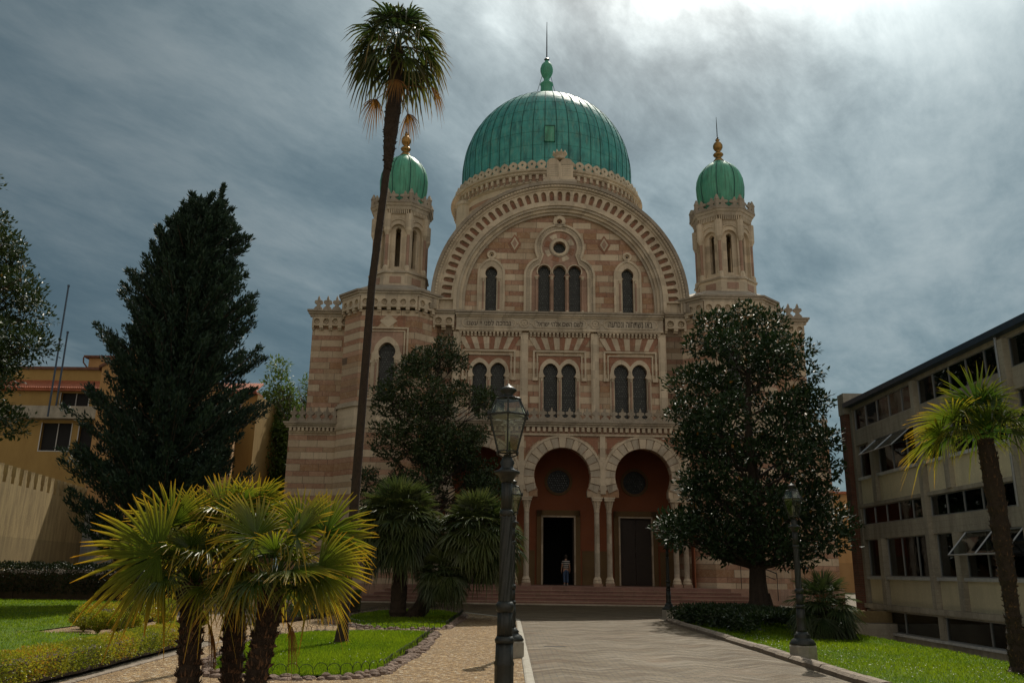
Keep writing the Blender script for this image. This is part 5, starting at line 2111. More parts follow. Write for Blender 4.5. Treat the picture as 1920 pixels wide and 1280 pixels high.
def palm_trunk(name, parent, path, rad, spikes=0, sl=.18, smat='palm boot', fibre=.02):
    mb = MB()
    P = [Vector(p) for p in path]
    # resample
    pts, rr = [], []
    for i in range(len(P) - 1):
        n = max(2, int((P[i + 1] - P[i]).length / .09))
        for k in range(n):
            t = k / n
            pts.append(P[i].lerp(P[i + 1], t))
            rr.append((rad[i] + (rad[i + 1] - rad[i]) * t) * (1 + random.uniform(-fibre, fibre) * 3))
    pts.append(P[-1]); rr.append(rad[-1])
    mb.mat(0).tube(pts, rr, 14)
    for k in range(spikes):
        i = random.randrange(len(pts))
        a = random.uniform(0, 6.28)
        r = rr[i]
        o = Vector((math.cos(a), math.sin(a), 0))
        t_ = Vector((-math.sin(a), math.cos(a), 0))
        p = pts[i] + o * r * .9
        L = sl * random.uniform(.5, 1.2)
        tip = p + o * L * random.uniform(.15, .55) + Vector((0, 0, L * random.uniform(-.2, 1.0))) + t_ * random.uniform(-.3, .3) * L
        w_ = .022 * (sl / .18)
        mb.mat(1 if random.random() < .35 else 0)
        mb.add([tuple(p - t_ * w_ - Vector((0, 0, .03))), tuple(p + t_ * w_ - Vector((0, 0, .03))), tuple(tip), tuple(p + o * .02 + Vector((0, 0, .015)))], [(0, 1, 2), (0, 2, 3), (1, 3, 2)])
    return mb.build(name, ['palm fibre', smat], parent, False)


def palm_head(parent, hub, leaves, mat_, pet=.012, name="fronds"):
    mb = MB()
    for lf in leaves:
        petiole(mb, hub if 'from' not in lf else lf['from'], lf['at'], pet)
        kw = {k: v for k, v in lf.items() if k not in ('at', 'from')}
        fan(mb, Vector(lf['at']), **kw)
    return mb.build(name, [mat_], parent)


def auto_leaves(hub, n, pet, rad, el0=-35, el1=80, seed=0, nseg=30, droop=.25, spread=200, rv=None, golden=2.399):
    random.seed(seed)
    out = []
    for k in range(n):
        t = (k + .5) / n
        el = R(el1 + (el0 - el1) * t ** .85 + random.uniform(-8, 8))
        az = golden * k + random.uniform(-.2, .2)
        d = Vector((math.cos(az) * math.cos(el), math.sin(az) * math.cos(el), math.sin(el)))
        side = Vector((-math.sin(az), math.cos(az), 0))
        at = Vector(hub) + d * pet * random.uniform(.85, 1.15) + Vector((0, 0, -.1 * pet * t))
        dl = (d + Vector((0, 0, -.35 - .25 * t))).normalized()
        nrm = side.cross(dl) * (1 if side.cross(dl).z > 0 or True else -1)
        nrm = -side.cross(dl) if (-side.cross(dl)).z > side.cross(dl).z else side.cross(dl)
        out.append(dict(at=at, dr=dl, up=nrm, rad=rad * random.uniform(.85, 1.1), spread=spread, nseg=nseg, droop=droop + .35 * t, rv=(rv if rv is not None else random.random())))
    return out


# the tall slender palm
tp = empty("tall_palm", (-3.83, 20.57, 0), label="very tall slender palm with a shaggy head rising past the left turret", cat="palm tree")
hub = Vector((.50, .1, 15.8))
palm_trunk("trunk", tp, [(0, 0, -.05), (.0, 0, .12), (.02, 0, .5), (.1, 0, 3), (.2, 0, 8.8), (.4, 0, 11.8), (.44, 0, 12.3)], [.22, .16, .118, .112, .098, .096, .10], 300, .022, 'palm fibre', .01)
palm_trunk("trunk_skirt", tp, [(.43, 0, 12.0), (.45, .02, 13.1), (.5, .05, 14.2), (.5, .1, 15.75)], [.10, .19, .20, .16], 900, .13, 'palm fibre', .03)
lv = auto_leaves(hub, 33, .74, .90, -40, 86, seed=19, nseg=18, droop=.38, spread=190)
palm_head(tp, hub, lv, 'tall palm leaf', .016)
dead = auto_leaves(Vector((.5, .05, 14.9)), 4, .95, .55, -50, -15, seed=11, nseg=18, droop=.8, spread=150, rv=.5)
palm_head(tp, Vector((.5, .05, 14.5)), dead, 'dry palm leaf', .012, name="dead_fronds")

# the windmill palm at the right
rp = empty("windmill_palm", (9.3, 16.3, 0), label="palm with shaggy trunk and green fan leaves in front of the concrete block", cat="palm tree")
palm_trunk("trunk", rp, [(0, 0, -.05), (0, 0, .15), (.02, 0, 1.2), (.0, 0, 3.1), (-.06, 0, 4.3)], [.22, .15, .13, .17, .15], 1500, .11, 'palm boot', .03)
hub = Vector((-.08, 0, 4.4))
lv = auto_leaves(hub, 15, .58, .70, 0, 84, seed=15, nseg=32, droop=.14, spread=190)
for (at, d, u_, r_) in (((-.75, -.25, 4.22), (-1, -.1, .06), (.1, .55, 1), .95), ((-.80, .2, 4.0), (-1, .1, -.45), (-.2, .5, .9), .95), ((-.25, -.2, 4.55), (-.15, -.1, 1), (.1, -1, .1), .95), ((.6, -.2, 4.35), (1, -.15, .25), (-.2, .5, 1), .95), ((-.2, -.45, 3.98), (.0, -.45, .6), (0, -1, -.4), .85)):
    lv.append(dict(at=Vector(at) + Vector((0, 0, .4)), dr=d, up=u_, rad=r_, spread=195, nseg=36, droop=.12, rv=random.uniform(.1, .8) if at[0] < -.7 else .1))
for l_ in lv[:15]:
    l_["rv"] *= .35
palm_head(rp, hub, lv, 'windmill palm leaf', .013)

# the clump of three in the foreground: explicit leaves first, then filling ones
FP = [((-3.02, 8.6), (-3.14, 8.75, 1.52), "left palm of the clump of three, its yellowing fans reaching farthest left", 31),
      ((-2.74, 9.0), (-2.82, 9.1, 2.02), "middle palm of the clump of three, the tallest", 32),
      ((-2.38, 8.5), (-2.30, 8.55, 1.50), "right palm of the clump of three, fans over the lawn bed", 33)]
EX = [[((-3.33, 8.3, 1.80), (-1, -.25, -.05), (-.12, -1, .25), .76, .9), ((-3.36, 8.6, 2.10), (-.55, .0, .9), (.25, -1, .1), .50, .8),
       ((-3.2, 8.8, 2.15), (-.2, .2, 1), (.4, -1, .1), .42, .6), ((-3.5, 8.8, 1.85), (-1, .1, .25), (.0, -.7, .8), .62, .95)],
      [((-2.96, 8.9, 2.25), (-.2, 0, 1), (-.1, -1, .1), .46, .9), ((-2.70, 9.1, 2.24), (.25, .1, 1), (.2, -1, .1), .46, .95), ((-3.16, 9.1, 2.17), (-.6, .0, .9), (.1, -1, .2), .42, .85)],
      [((-2.43, 8.3, 1.98), (-.6, -.25, .62), (.1, -.75, .9), .55, .85), ((-2.05, 8.35, 1.99), (.65, -.25, .6), (-.1, -.7, .9), .55, .75), ((-1.85, 8.7, 2.03), (.85, .1, .55), (.1, -1, .3), .55, .55),
       ((-1.83, 8.4, 1.70), (1, -.1, -.35), (.05, -1, .25), .52, .98), ((-2.05, 8.3, 1.68), (1, -.2, -.05), (-.1, -.2, 1), .50, .7), ((-2.15, 8.9, 2.1), (.2, .3, 1), (.0, -1, .2), .48, .6),
       ((-1.80, 8.9, 1.92), (.95, .2, .3), (.2, -.8, .6), .46, .95)]]
for k, ((x, y), h_, lab, sd_) in enumerate(FP):
    random.seed(sd_)
    p = empty("windmill_palm", (0, 0, 0), label=lab + ", at the front", cat="palm tree", group="palms of the foreground clump")
    hb = Vector(h_)
    palm_trunk("trunk", p, [(x, y, -.05), (x, y, .3), (x + (hb.x - x) * .3, y + (hb.y - y) * .3, .8), (hb.x, hb.y, hb.z - .15), (hb.x, hb.y, hb.z)], [.115, .105, .10, .105, .08], 1700, .10, 'palm boot', .035)
    lv = auto_leaves(hb, 22 if k != 1 else 15, .38, .42, 0, 76, seed=sd_, nseg=34, droop=.22, spread=200)
    for (at, d, u_, r_, rv_) in EX[k]:
        lv.append(dict(at=Vector(at), dr=d, up=u_, rad=r_, spread=215, nseg=38, droop=.10, rv=rv_ * .85, split=.52, wfac=1.05))
    palm_head(p, hb, lv, 'windmill palm leaf', .010)
    dd = auto_leaves(hb + Vector((0, 0, -.08)), 1, .26, .28, -60, -45, seed=sd_ + 5, nseg=18, droop=.6, spread=120, rv=.5)
    palm_head(p, hb + Vector((0, 0, -.12)), dd, 'dry palm leaf', .008, name="dead_fronds")
    if k == 1:
        mb = MB()
        for q in range(9):
            a = R(200 + 17 * q)
            o = Vector((math.cos(a), math.sin(a), 0)); t_ = Vector((-math.sin(a), math.cos(a), 0))
            b_ = Vector((hb.x, hb.y, 1.32 + .05 * (q % 3)))
            pts = [b_ + o * .125 - t_ * .05, b_ + o * .125 + t_ * .05, b_ + o * .17 + t_ * .03 + Vector((0, 0, .26)), b_ + o * .17 - t_ * .03 + Vector((0, 0, .26))]
            mb.add([tuple(v) for v in pts], [(0, 1, 2, 3)])
        mb.build("leaf_boots", 'palm boot', p)


# bushy European fan palms
def bushy(name, x, y, heads, label, seed, mat_='fan palm leaf', lr=.5, n=44, pet=.62, group=None, nseg=18):
    random.seed(seed)
    root = empty(name, (x, y, 0), label=label, cat="palm tree", group=group)
    for i, (hx, hy, hz, s_) in enumerate(heads):
        palm_trunk("trunk", root, [(.25 * (hx > 0) - .2 * (hx < 0), hy * .2, -.05), (hx * .55, hy * .5, hz * .45), (hx, hy, hz)], [.20 * s_, .17 * s_, .14 * s_], 330, .16, 'palm fibre', .04)
        lv = auto_leaves(Vector((hx, hy, hz)), int(n * s_), pet * s_, lr * s_, -52, 88, seed=seed * 7 + i, nseg=nseg, droop=.05, spread=175)
        palm_head(root, Vector((hx, hy, hz)), lv, mat_, .010)
    return root


bushy("fan_palm", -3.7, 31.2, [(-.30, .1, 3.2, 1.5), (2.6, .1, 2.9, 1.45), (1.4, -.6, 1.5, .9)], "bushy many-headed fan palm with dark trunks in the farther bed", 41, n=105, lr=.60, pet=.66)
bushy("fan_palm", 8.75, 24.5, [(0, 0, .85, 1.02), (.35, .2, .55, .7), (-.4, -.1, .4, .6)], "low bushy fan palm beside the right lamp on the lawn", 42, n=40, lr=.60, pet=.55, nseg=24)


# ------------------------------------------------------------------ street lamps
def make_lamp():
    o = empty("street_lamp", (0, 0, 0), cat="street lamp", group="iron street lamps along the path")
    mb = MB()
    mb.lathe([(.29, -.02), (.285, .30), (.26, .33)], 8, a0=R(22.5))
    mb.build("plinth", 'plinth stone', o)
    mb = MB()
    mb.lathe([(.26, .33), (.26, .36), (.235, .39), (.225, .42), (.175, .45), (.15, .48), (.165, .51), (.13, .54), (.112, .58)], 16)
    mb.lathe([(.096, .58), (.097, .62), (.087, .66), (.088, .84), (.094, .86), (.083, .89), (.080, 1.05)], 24, fn=lambda a, z: 1 + .05 * math.cos(8 * a))
    mb.lathe([(.092, 1.05), (.094, 1.08), (.08, 1.11)], 20)
    mb.build("base", 'lamp iron', o, True)
    mb = MB()
    mb.lathe([(.070, 1.10), (.068, 1.34)], 48, fn=lambda a, z: 1 + .07 * math.cos(12 * a))
    mb.lathe([(.072, 1.33), (.088, 1.35), (.090, 1.40), (.070, 1.43)], 24)
    n = 60
    mb.lathe([(.062 - .006 * k / n, 1.42 + .83 * k / n) for k in range(n + 1)], 48, fn=lambda a, z: 1 + .085 * math.cos(8 * a - z * 17))
    mb.lathe([(.056, 2.24), (.068, 2.26), (.068, 2.29), (.056, 2.31)], 24)
    mb.lathe([(.054, 2.30), (.052, 2.60)], 48, fn=lambda a, z: 1 + .06 * math.cos(10 * a))
    mb.lathe([(.06, 2.58), (.075, 2.62), (.10, 2.655), (.13, 2.67), (.13, 2.69), (.08, 2.71), (.06, 2.74), (.075, 2.78), (.05, 2.82), (.035, 2.86)], 24)
    mb.build("shaft", 'lamp iron', o, True)
    # six-sided lantern with an edge towards the path
    mb = MB()
    zb, zm, zt = 2.89, 3.26, 3.435
    rb, rm, rt = .112, .215, .135
    A = [R(30 + 60 * k) for k in range(6)]

    def v(r, z, a):
        return (r * math.cos(a), r * math.sin(a), z)
    for k in range(6):
        a, b = A[k], A[(k + 1) % 6]
        mb.tube([v(rb, zb, a), v(rm, zm, a)], .0085, 5)
        mb.tube([v(rm, zm, a), v(rt, zt, a)], .0085, 5)
        mb.tube([v(rb, zb, a), v(rb, zb, b)], .009, 5)
        mb.tube([v(rm, zm, a), v(rm, zm, b)], .012, 5)
        mb.tube([v(rt, zt, a), v(rt, zt, b)], .009, 5)
        mb.lathe([(.012, zm - .02), (.018, zm), (.012, zm + .02), (.003, zm + .045)], 6, (rm + .012) * math.cos(a), (rm + .012) * math.sin(a))
        mb.lathe([(.008, zb - .03), (.014, zb - .015), (.008, zb)], 6, (rb + .006) * math.cos(a), (rb + .006) * math.sin(a))
        if k % 2 == 0:
            mb.tube([v(rb, zb, a), v(rb * .95, zb - .03, a), v(.045, zb - .055, a), v(.055, zb - .09, a), v(.03, zb - .12, a)], .008, 5)
    mb.tube([v(.03, zb - .04, 0), v(.012, zb + .12, 0)], .012, 6)
    mb.build("lantern_frame", 'lamp iron', o)
    mb = MB()
    mb.lathe([(rt + .008, zt), (.09, zt + .02), (.055, zt + .03), (.045, zt + .05), (.085, zt + .085), (.088, zt + .10), (.055, zt + .125), (.02, zt + .145), (.012, zt + .16)], 18)
    mb.build("lantern_cap", 'lamp iron', o, True)
    mb = MB()
    for k in range(6):
        a, b = A[k], A[(k + 1) % 6]
        mb.add([v(rb * .985, zb, a), v(rb * .985, zb, b), v(rm * .985, zm, b), v(rm * .985, zm, a)], [(0, 1, 2, 3)])
        mb.add([v(rm * .985, zm, a), v(rm * .985, zm, b), v(rt * .985, zt, b), v(rt * .985, zt, a)], [(0, 1, 2, 3)])
    mb.build("lantern_glass", 'lantern glass', o)
    mb = MB()
    mb.lathe([(.07, zb + .002), (.075, zb + .012), (.02, zb + .02)], 12)
    mb.lathe([(.016, zb + .02), (.016, zb + .10), (.026, zb + .11), (.028, zb + .20), (.012, zb + .25)], 10)
    mb.lathe([(.17, zm - .012), (.10, zm + .012), (.03, zm + .03)], 12)
    mb.build("lamp_bulb", 'milky glass', o, True)
    return o


lamp = make_lamp()
lamps = [((-.03, 8.6), "large ornate iron street lamp nearest the camera, its lantern against the marble front"),
         ((.07, 18.2), "street lamp half hidden behind the nearest large lamp post"),
         ((6.03, 18.2), "street lamp on the right lawn with a pale octagonal stone foot"),
         ((6.25, 34.3), "small distant street lamp at the far end of the right kerb near the steps")]
for i, (p, lab) in enumerate(lamps):
    o = lamp if i == 0 else copy_tree(lamp)
    o.location = (p[0], p[1], 0 if i else -.02)
    o['label'] = lab
    o.rotation_euler = (0, 0, math.atan2(-p[0], p[1]) + R(0))

# ------------------------------------------------------------------ pots and pedestals
o = empty("pedestal_urn", (-7.75, 27.6, 0), label="terracotta pot on a square stone pedestal left of the dark hedge", cat="urn")
mb = MB()
mb.box(-.34, .34, -.34, .34, 0, .12); mb.box(-.27, .27, -.27, .27, .12, .78); mb.box(-.33, .33, -.33, .33, .78, .86); mb.box(-.30, .30, -.30, .30, .12, .2)
mb.build("pedestal", 'plinth stone', o)
mb = MB()
mb.lathe([(.16, .86), (.20, .95), (.27, 1.12), (.31, 1.25), (.33, 1.25), (.33, 1.31), (.28, 1.31), (.26, 1.2)], 20)
mb.build("pot", 'terracotta', o, True)
o = empty("pedestal_urn", (10.9, 30.2, 0), label="terracotta pot on a low block by the end of the concrete block", cat="urn")
mb = MB()
mb.box(-.42, .42, -.42, .42, 0, .42)
mb.build("pedestal", 'plinth stone', o)
mb = MB()
mb.lathe([(.15, .42), (.22, .5), (.16, .56), (.24, .68), (.30, .85), (.31, 1.0), (.34, 1.02), (.34, 1.08), (.28, 1.08), (.26, 1.0)], 20)
mb.build("pot", 'terracotta', o, True)
mb = MB()
mb.box(10.6, 16.5, 33.6, 33.9, 0, .42)
mb.box(10.6, 10.9, 33.9, 37, 0, .42)
mb.build("low_wall", 'garden wall plaster', label="low plastered wall between the lawn and the end of the concrete block", cat="wall")

# ------------------------------------------------------------------ concrete block on the right
blk = empty("concrete_block", (14.5, 36.0, 0), label="modern concrete school block with strip windows and cream panels at the right edge", cat="building")
X0 = 0.0


def Y(y):
    return y - 36.0


YE, YN = Y(36.0), Y(4.0)
mb = MB()   # slabs and beams
mb.box(.02, 9, YN, YE, -1.3, -.42)
mb.box(-.14, 9, YN, YE, .48, .66)
mb.box(.0, 9, YN, YE, 3.12, 3.70)
mb.box(-.06, 9, YN, YE, 4.40, 4.53)
mb.box(.0, 9, YN, YE, 6.95, 7.58)
mb.box(.0, 9, YN, YE, 8.48, 8.62)
mb.box(-.05, .15, YN, YE, .42, .48)
mb.build("concrete_frame", 'board concrete', blk)
mb = MB()
for ym in (29.6, 23.9, 18.2, 12.5, 6.8):
    mb = MB()
    mb.box(-.16, .30, Y(ym) - .13, Y(ym) + .13, .66, 8.48)
    mb.box(-.02, .30, Y(ym) - .17, Y(ym) + .17, -.42, .66)
    mb.build("main_column", 'board concrete', blk)
    mb = MB()
    mb.box(-.12, .28, Y(ym + 3.95) - .16, Y(ym + 3.95) + .16, .66, 3.12)
    mb.build("short_column", 'board concrete', blk)
    mb = MB()
    mb.box(-.12, .28, Y(ym + 3.95) - .16, Y(ym + 3.95) + .16, 4.53, 6.95)
    mb.build("short_column", 'board concrete', blk)
mb = MB()
mb.box(-.05, .3, Y(35.25), Y(35.5), -.42, 8.48)
mb.build("main_column", 'board concrete', blk)
mb = MB()
for ym in (29.6, 23.9, 18.2, 12.5, 6.8):
    for za, zb_ in ((.66, 1.58), (4.53, 5.50)):
        for a_, b_ in ((ym + .13, ym + 3.79), (ym + 4.11, ym + 5.57)):
            mb = MB()
            mb.box(.05, .12, Y(a_), Y(b_), za, zb_)
            mb.build("cream_panel", 'cream panel', blk)
mb = MB()
for ym in (29.6, 23.9, 18.2, 12.5, 6.8):
    for zb_ in (1.58, 5.50):
        for a_, b_ in ((ym + .13, ym + 3.79), (ym + 4.11, ym + 5.57)):
            mb = MB()
            mb.box(-.06, .16, Y(a_), Y(b_), zb_, zb_ + .11)
            mb.build("window_sill", 'white sill', blk)
mb = MB()
mb.box(-.10, .06, YN, Y(35.3), -.42, -.34)
mb.build("basement_sill", 'white sill', blk)
mb = MB()
mb.box(-.28, 9.2, YN, Y(35.6), 8.62, 8.82)
mb.build("roof_edge", 'blue fascia', blk)
mb = MB()
mb.box(-.25, .6, Y(35.5), Y(36.05), -.1, 8.35)
mb.box(.6, 9, Y(35.85), Y(36.05), -.1, 8.35)
mb.build("brick_pier", 'brick', blk)
mb = MB()
mb.box(-.27, 3.2, Y(35.45), Y(36.1), 8.35, 9.25)
mb.build("roof_upstand", 'board concrete', blk)
mb = MB()   # rooms behind the glass
mb.box(5.5, 5.6, YN, YE, -.4, 8.5)
mb.build("room_wall", 'cream panel', blk)


def bwin(ya, yb, za, zb_, nm, depth=.14):
    """one framed window: panes plus aluminium frame"""
    mb = MB()
    mb.mat(0)
    mb.box(depth, depth + .012, Y(ya), Y(yb), za, zb_)
    mb.mat(1)
    t_ = .03
    mb.box(depth - .03, depth + .03, Y(ya), Y(yb), za, za + t_ * 1.2)
    mb.box(depth - .03, depth + .03, Y(ya), Y(yb), zb_ - t_, zb_)
    for k in range(nm + 1):
        y = ya + (yb - ya) * k / nm
        mb.box(depth - .03, depth + .03, Y(y) - t_ / 2, Y(y) + t_ / 2, za, zb_)
    return mb.build("window", ['block glass', 'aluminium'], blk)


for ym in (29.6, 23.9, 18.2, 12.5, 6.8):
    bwin(ym + .13, ym + 5.57, 7.58, 8.48, 5, .06)
    bwin(ym + .13, ym + 5.57, 3.70, 4.40, 5, .06)
    for za, zb_ in ((1.69, 3.12), (5.61, 6.95)):
        bwin(ym + .13, ym + 3.79, za, zb_, 3)
        bwin(ym + 4.11, ym + 5.57, za, zb_, 1)
    bwin(ym + .17, ym + 5.53, -.34, .42, 2, .10)


for ya_, yb_, za_, zb_ in ((29.9, 31.0, 5.62, 6.9), (32.2, 33.2, 5.62, 6.9), (25.6, 27.5, 1.7, 3.08), (28.2, 29.3, 1.7, 3.05), (28.2, 29.3, 5.62, 6.9), (34.0, 34.9, 1.7, 3.05), (24.6, 26.0, 5.9, 6.9), (31.0, 33.0, 7.6, 8.2), (30.3, 31.4, 3.72, 4.2)):
    mb = MB()
    n_ = int((yb_ - ya_) / .09)
    for q in range(n_):
        y_ = ya_ + (yb_ - ya_) * q / n_
        dd_ = .03 * (q % 2)
        mb.box(.42 + dd_, .44 + dd_, Y(y_), Y(y_ + (yb_ - ya_) / n_), za_, zb_)
    mb.build("curtain", 'white sill', blk)


def sash(ya, yb, ztop, h, ang):
    mb = MB()
    ca_, sa_ = math.cos(R(ang)), math.sin(R(ang))

    def pt(y, s_):
        return (.02 - s_ * sa_, Y(y), ztop - s_ * ca_)
    for y0, y1 in ((ya, (ya + yb) / 2), ((ya + yb) / 2, yb)):
        mb.mat(0).add([pt(y0, 0), pt(y1, 0), pt(y1, h), pt(y0, h)], [(0, 1, 2, 3)])
    mb.mat(1)
    for a, b in ((pt(ya, 0), pt(yb, 0)), (pt(ya, h), pt(yb, h)), (pt(ya, 0), pt(ya, h)), (pt(yb, 0), pt(yb, h)), (pt((ya + yb) / 2, 0), pt((ya + yb) / 2, h))):
        mb.tube([a, b], .026, 4)
    return mb.build("open_sash", ['block glass', 'aluminium'], blk)


sash(24.3, 27.4, 3.08, .95, 42)
sash(30.4, 33.3, 6.92, .95, 50)
sash(18.5, 21.9, 3.08, .95, 42)
mb = MB()
mb.tube([(-.12, Y(24.15), 3.66), (-.12, Y(24.15), 4.6), (-.12, Y(24.15), 8.6)], .045, 8)
mb.build("downpipe", 'aluminium', blk)
for k, (yy, w_, h_) in enumerate(((31.3, .52, .40), (30.7, .50, .38))):
    mb = MB()
    mb.box(-.22, .22, -w_ / 2, w_ / 2, 0, h_)
    mb.box(-.223, .223, -.03, .03, .001, h_ + .002)
    b = mb.build("cardboard_box", 'cardboard', label=["left cardboard box on the sill inside the concrete block window", "right cardboard box on the sill inside the concrete block window"][k], cat="box", group="cardboard boxes inside a window")
    b.location = (14.5 + .45, yy, 1.72)
mb = MB()
mb.box(-.3, .5, -1.4, 1.4, 0, .05)
t = mb.build("window_shelf", 'board concrete', blk)
t.location = (.5, Y(31), 1.66)

# ------------------------------------------------------------------ left: garden wall, yellow house
gw = empty("crenellated_wall", (-25.7, 42.7, 0), label="tall ochre garden wall with stepped swallow-tail merlons at the left edge", cat="wall")
fn, L = facefn((-2.55, 13.6), (5.6, -31.0))
mb = MB()


def gwall(t):
    t.box(0, L, 0, .45, 0, 5.62)
    n = 42
    s_ = L / n
    for i in range(n):
        c = (i + .5) * s_
        t.box(c - s_ * .30, c + s_ * .30, 0, .45, 5.62, 5.95)
        t.box(c - s_ * .24, c + s_ * .24, .003, .447, 5.95, 6.22)
        for q in (-1, 1):
            t.plate([(c + q * s_ * .24, 6.22), (c + q * s_ * .24, 6.52), (c + q * s_ * .02, 6.25), (c + q * s_ * .02, 6.22)][::q], [], .006, .444)


xf_plate(mb, fn, gwall)
mb.v = [(2 * 0 + v[0], v[1], v[2]) for v in mb.v]
mb.build("masonry", 'garden wall plaster', gw)
mb = MB()
mb.box(-2.3, .0, 13.7, 13.9, 0, 5.2)
mb.build("white_brick_end", 'white brick', gw)

yh = empty("yellow_house", (-36, 68, 0), label="yellow house with terracotta roof strip and balcony behind the dark conifer", cat="building")
mb = MB()
wins = [[(-2.05, 10.5), (.35, 10.5), (.35, 12.75), (-2.05, 12.75)], [(1.0, 10.5), (3.1, 10.5), (3.1, 12.75), (1.0, 12.75)], [(-.9, 13.9), (1.4, 13.9), (1.4, 15.25), (-.9, 15.25)]]
mb.plate([(-12, 0), (15.2, 0), (15.2, 15.4), (-12, 15.4)], wins, 0, .35, back=False)
mb.box(-12, 15.2, .35, 9, 0, 15.38)
mb.build("wall", 'yellow plaster', yh)
mb = MB()
mb.box(-12, 4.2, 1.4, 8, 15.4, 17.5)
mb.build("attic_wall", 'yellow plaster', yh)
mb = MB()
mb.box(-.4, 7.5, 2.6, 8, 17.5, 18.85)
mb.build("roof_room", 'orange plaster', yh)
mb = MB()
mb.box(-12.2, 4.4, 1.2, 8.2, 17.5, 17.72)
mb.box(-.75, 7.8, 2.3, 8.2, 18.85, 19.02)
mb.tube([(-.75, 2.3, 18.85), (-.75, 2.4, 18.4), (-.45, 2.55, 18.0)], .06, 6)
mb.build("flat_roof", 'brick', yh)
mb = MB()
for i in range(150):
    x = -12 + 27.2 * i / 150
    mb.tube([(x + .08, -.45, 15.55), (x + .08, 1.45, 16.55)], .075, 6)
mb.box(-12, 15.2, -.4, 1.4, 15.36, 15.5)
mb.add([(-12, -.45, 15.5), (15.2, -.45, 15.5), (15.2, 1.45, 16.5), (-12, 1.45, 16.5)], [(0, 1, 2, 3)])
mb.build("roof", 'fired tile', yh)
mb = MB()
mb.mat(0).box(-6.5, 13, -.9, .0, 13.0, 13.12)
mb.box(-6.5, 13, -.9, -.8, 13.12, 14.0)
mb.build("balcony", 'board concrete', yh)
for k, w_ in enumerate(wins):
    mb = MB()
    (xa, za), (xb, _), (_, zb_) = w_[0], w_[1], w_[2]
    mb.mat(0).box(xa, xb, .28, .31, za, zb_)
    mb.mat(1)
    mb.box(xa - .07, xb + .07, -.03, .04, za - .07, za)
    mb.box(xa - .07, xa, -.03, .04, za, zb_)
    mb.box(xb, xb + .07, -.03, .04, za, zb_)
    mb.box((xa + xb) / 2 - .03, (xa + xb) / 2 + .03, .22, .28, za, zb_)
    mb.build("window", ['dark void', 'white sill'], yh)
gh = empty("orange_gable_house", (-23.3, 58.93, 0), R(17), label="pale orange windowless gable wall showing right of the dark conifer", cat="building")
mb = MB()
mb.plate([(-5.5, 0), (3.65, 0), (3.65, 13.2), (-2.0, 17.6), (-5.5, 15.0)], [], 0, 9)
mb.build("wall", 'orange plaster', gh)
mb = MB()
mb.plate([(3.9, 13.05), (3.95, 13.22), (-2.0, 17.85), (-2.0, 17.62)], [], -.15, 9.1)
mb.plate([(-2.0, 17.62), (-2.0, 17.85), (-5.7, 15.05), (-5.7, 14.85)], [], -.15, 9.1)
mb.build("roof", 'brick', gh)
for k, (x, y, h0, h1, lab) in enumerate(((-36.9, 66.5, 17.3, 24.0, "tall thin dark blue mast above the yellow house roof"), (-36.75, 67.2, 17.3, 20.2, "short thin dark blue mast beside the taller one on the yellow house"))):
    mb = MB()
    mb.tube([(x, y, 13), (x, y, h1)], .07, 6)
    mb.lathe([(.10, h1 - .1), (.10, h1 + .05)], 8, x, y)
    mb.build("roof_mast", 'blue fascia', label=lab, cat="mast", group="masts above the yellow house")

oh = empty("orange_house", (33, 92, 0), label="orange-yellow house seen in the gap between marble building and concrete block", cat="building")
mb = MB()
mb.box(-8, 9, 0, 10, 0, 10.2)
mb.box(-8.05, 9.05, -.08, 0, 6.4, 6.5)
mb.build("wall", 'orange plaster', oh)
mb = MB()
mb.box(-8.4, 9.4, -.4, 10.2, 10.2, 10.45)
mb.build("roof", 'fired tile', oh)
mb = MB()
mb.box(.9, 1.9, .3, 1.1, 10.45, 11.6)
mb.box(.8, 2.0, .2, 1.2, 11.6, 11.75)
mb.build("chimney", 'board concrete', oh)


# ------------------------------------------------------------------ the visitor in the doorway
def skin_mesh(verts, edges, radii, root_i, sub=2):
    me = bpy.data.meshes.new("t")
    me.from_pydata(verts, edges, [])
    o = bpy.data.objects.new("t", me)
    col.objects.link(o)
    md = o.modifiers.new("s", 'SKIN')
    md.use_smooth_shade = True
    sv = me.skin_vertices[0].data
    for i, r in enumerate(radii):
        sv[i].radius = r if isinstance(r, tuple) else (r, r)
        sv[i].use_root = (i == root_i)
    sb = o.modifiers.new("u", 'SUBSURF')
    sb.levels = sb.render_levels = sub
    bpy.context.view_layer.update()
    m2 = bpy.data.meshes.new_from_object(o.evaluated_get(bpy.context.evaluated_depsgraph_get()))
    bpy.data.objects.remove(o)
    bpy.data.meshes.remove(me)
    return m2


person = empty("person", (2.98 + .42, 51.0 + .9, .9), R(8),
               label="person seen from behind in striped top and jeans walking into the open doorway", cat="person")
bm_v = [(0, 0, .95), (0, .0, 1.08), (0, -.01, 1.22), (0, -.02, 1.38), (0, -.01, 1.46), (0, .0, 1.53),           # 0-5 spine, neck
        (.17, -.02, 1.40), (.22, -.03, 1.13), (.25, .02, .90), (-.17, -.02, 1.40), (-.23, -.02, 1.13), (-.26, .03, .90),   # 6-11 arms
        (.09, .0, .90), (.10, .05, .50), (.10, .0, .09), (.10, .10, .04), (-.09, .0, .90), (-.11, -.06, .50), (-.11, -.16, .10), (-.11, -.05, .045),  # legs 12-19
        (0, .01, 1.60), (0, .02, 1.70)]
bm_e = [(0, 1), (1, 2), (2, 3), (3, 4), (4, 5), (3, 6), (6, 7), (7, 8), (3, 9), (9, 10), (10, 11), (0, 12), (12, 13), (13, 14), (14, 15), (0, 16), (16, 17), (17, 18), (18, 19), (5, 20), (20, 21)]
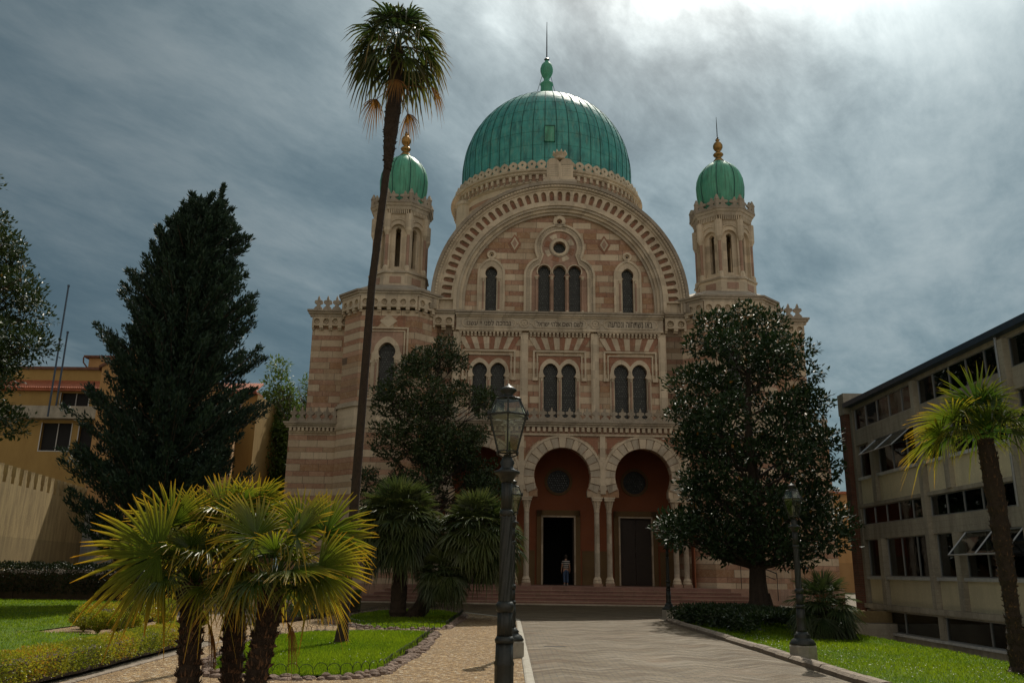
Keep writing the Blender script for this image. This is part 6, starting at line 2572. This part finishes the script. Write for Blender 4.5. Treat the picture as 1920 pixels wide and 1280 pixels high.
rad = [(.15, .11), (.14, .10), (.155, .105), (.15, .10), (.065, .06), (.055, .055), (.06, .06), (.042, .042), (.032, .032), (.06, .06), (.042, .042), (.032, .032),
       (.095, .10), (.062, .065), (.042, .045), (.04, .035), (.095, .10), (.062, .065), (.042, .045), (.04, .035), (.085, .09), (.075, .085)]
# arms end in palms with fingers
for s_, wi in ((1, 8), (-1, 11)):
    wx, wy, wz = bm_v[wi]
    pi_ = len(bm_v)
    bm_v.append((wx + s_ * .005, wy + .01, wz - .075)); bm_e.append((wi, pi_)); rad.append((.036, .018))
    for q, ln_ in enumerate((.075, .085, .08, .065)):
        yy = wy - .025 + .018 * q
        a_ = len(bm_v)
        bm_v.append((wx + s_ * .006, yy + .01, wz - .115)); bm_e.append((pi_, a_)); rad.append((.009, .009))
        bm_v.append((wx + s_ * -.004, yy + .012, wz - .115 - ln_ * .55)); bm_e.append((a_, a_ + 1)); rad.append((.008, .008))
        bm_v.append((wx + s_ * -.02, yy + .014, wz - .115 - ln_)); bm_e.append((a_ + 1, a_ + 2)); rad.append((.007, .007))
    a_ = len(bm_v)
    bm_v.append((wx - s_ * .02, wy + .045, wz - .06)); bm_e.append((pi_, a_)); rad.append((.011, .011))
    bm_v.append((wx - s_ * .03, wy + .06, wz - .095)); bm_e.append((a_, a_ + 1)); rad.append((.009, .009))
me = skin_mesh(bm_v, bm_e, rad, 0)
me.name = "body"
me.materials.clear()
me.materials.append(MATS['skin'])
b = bpy.data.objects.new("body", me); col.objects.link(b); b.parent = person
# clothes follow the body
me = skin_mesh([(0, 0, .92), (0, -.0, 1.05), (0, -.01, 1.2), (0, -.02, 1.36), (0, -.015, 1.44), (.17, -.02, 1.39), (.215, -.03, 1.22), (-.17, -.02, 1.39), (-.222, -.02, 1.22)],
               [(0, 1), (1, 2), (2, 3), (3, 4), (3, 5), (5, 6), (3, 7), (7, 8)],
               [(.185, .145), (.172, .13), (.178, .13), (.168, .122), (.09, .085), (.085, .085), (.066, .066), (.085, .085), (.066, .066)], 0)
me.materials.clear(); me.materials.append(MATS['striped cloth'])
b = bpy.data.objects.new("striped_top", me); col.objects.link(b); b.parent = person
me = skin_mesh([(0, 0, .98), (0, 0, .90), (.09, .0, .84), (.10, .05, .50), (.10, .0, .13), (-.09, .0, .84), (-.11, -.06, .50), (-.11, -.15, .14)],
               [(0, 1), (1, 2), (2, 3), (3, 4), (1, 5), (5, 6), (6, 7)], [(.165, .125), (.165, .13), (.108, .115), (.078, .082), (.066, .07), (.108, .115), (.078, .082), (.066, .07)], 0)
me.materials.clear(); me.materials.append(MATS['denim'])
b = bpy.data.objects.new("jeans", me); col.objects.link(b); b.parent = person
mb = MB()
mb.lathe([(.03, 1.53), (.078, 1.56), (.094, 1.62), (.097, 1.69), (.082, 1.75), (.045, 1.785), (.001, 1.79)], 16, 0, -.008)
mb.build("hair", 'hair', person, True)
for (x, y) in ((.10, .04), (-.11, -.1)):
    mb = MB()
    mb.tube([(x, y - .10, .035), (x, y, .045), (x, y + .12, .035), (x, y + .16, .03)], [.035, .045, .042, .02], 10)
    mb.build("shoe", 'shoe', person, True)
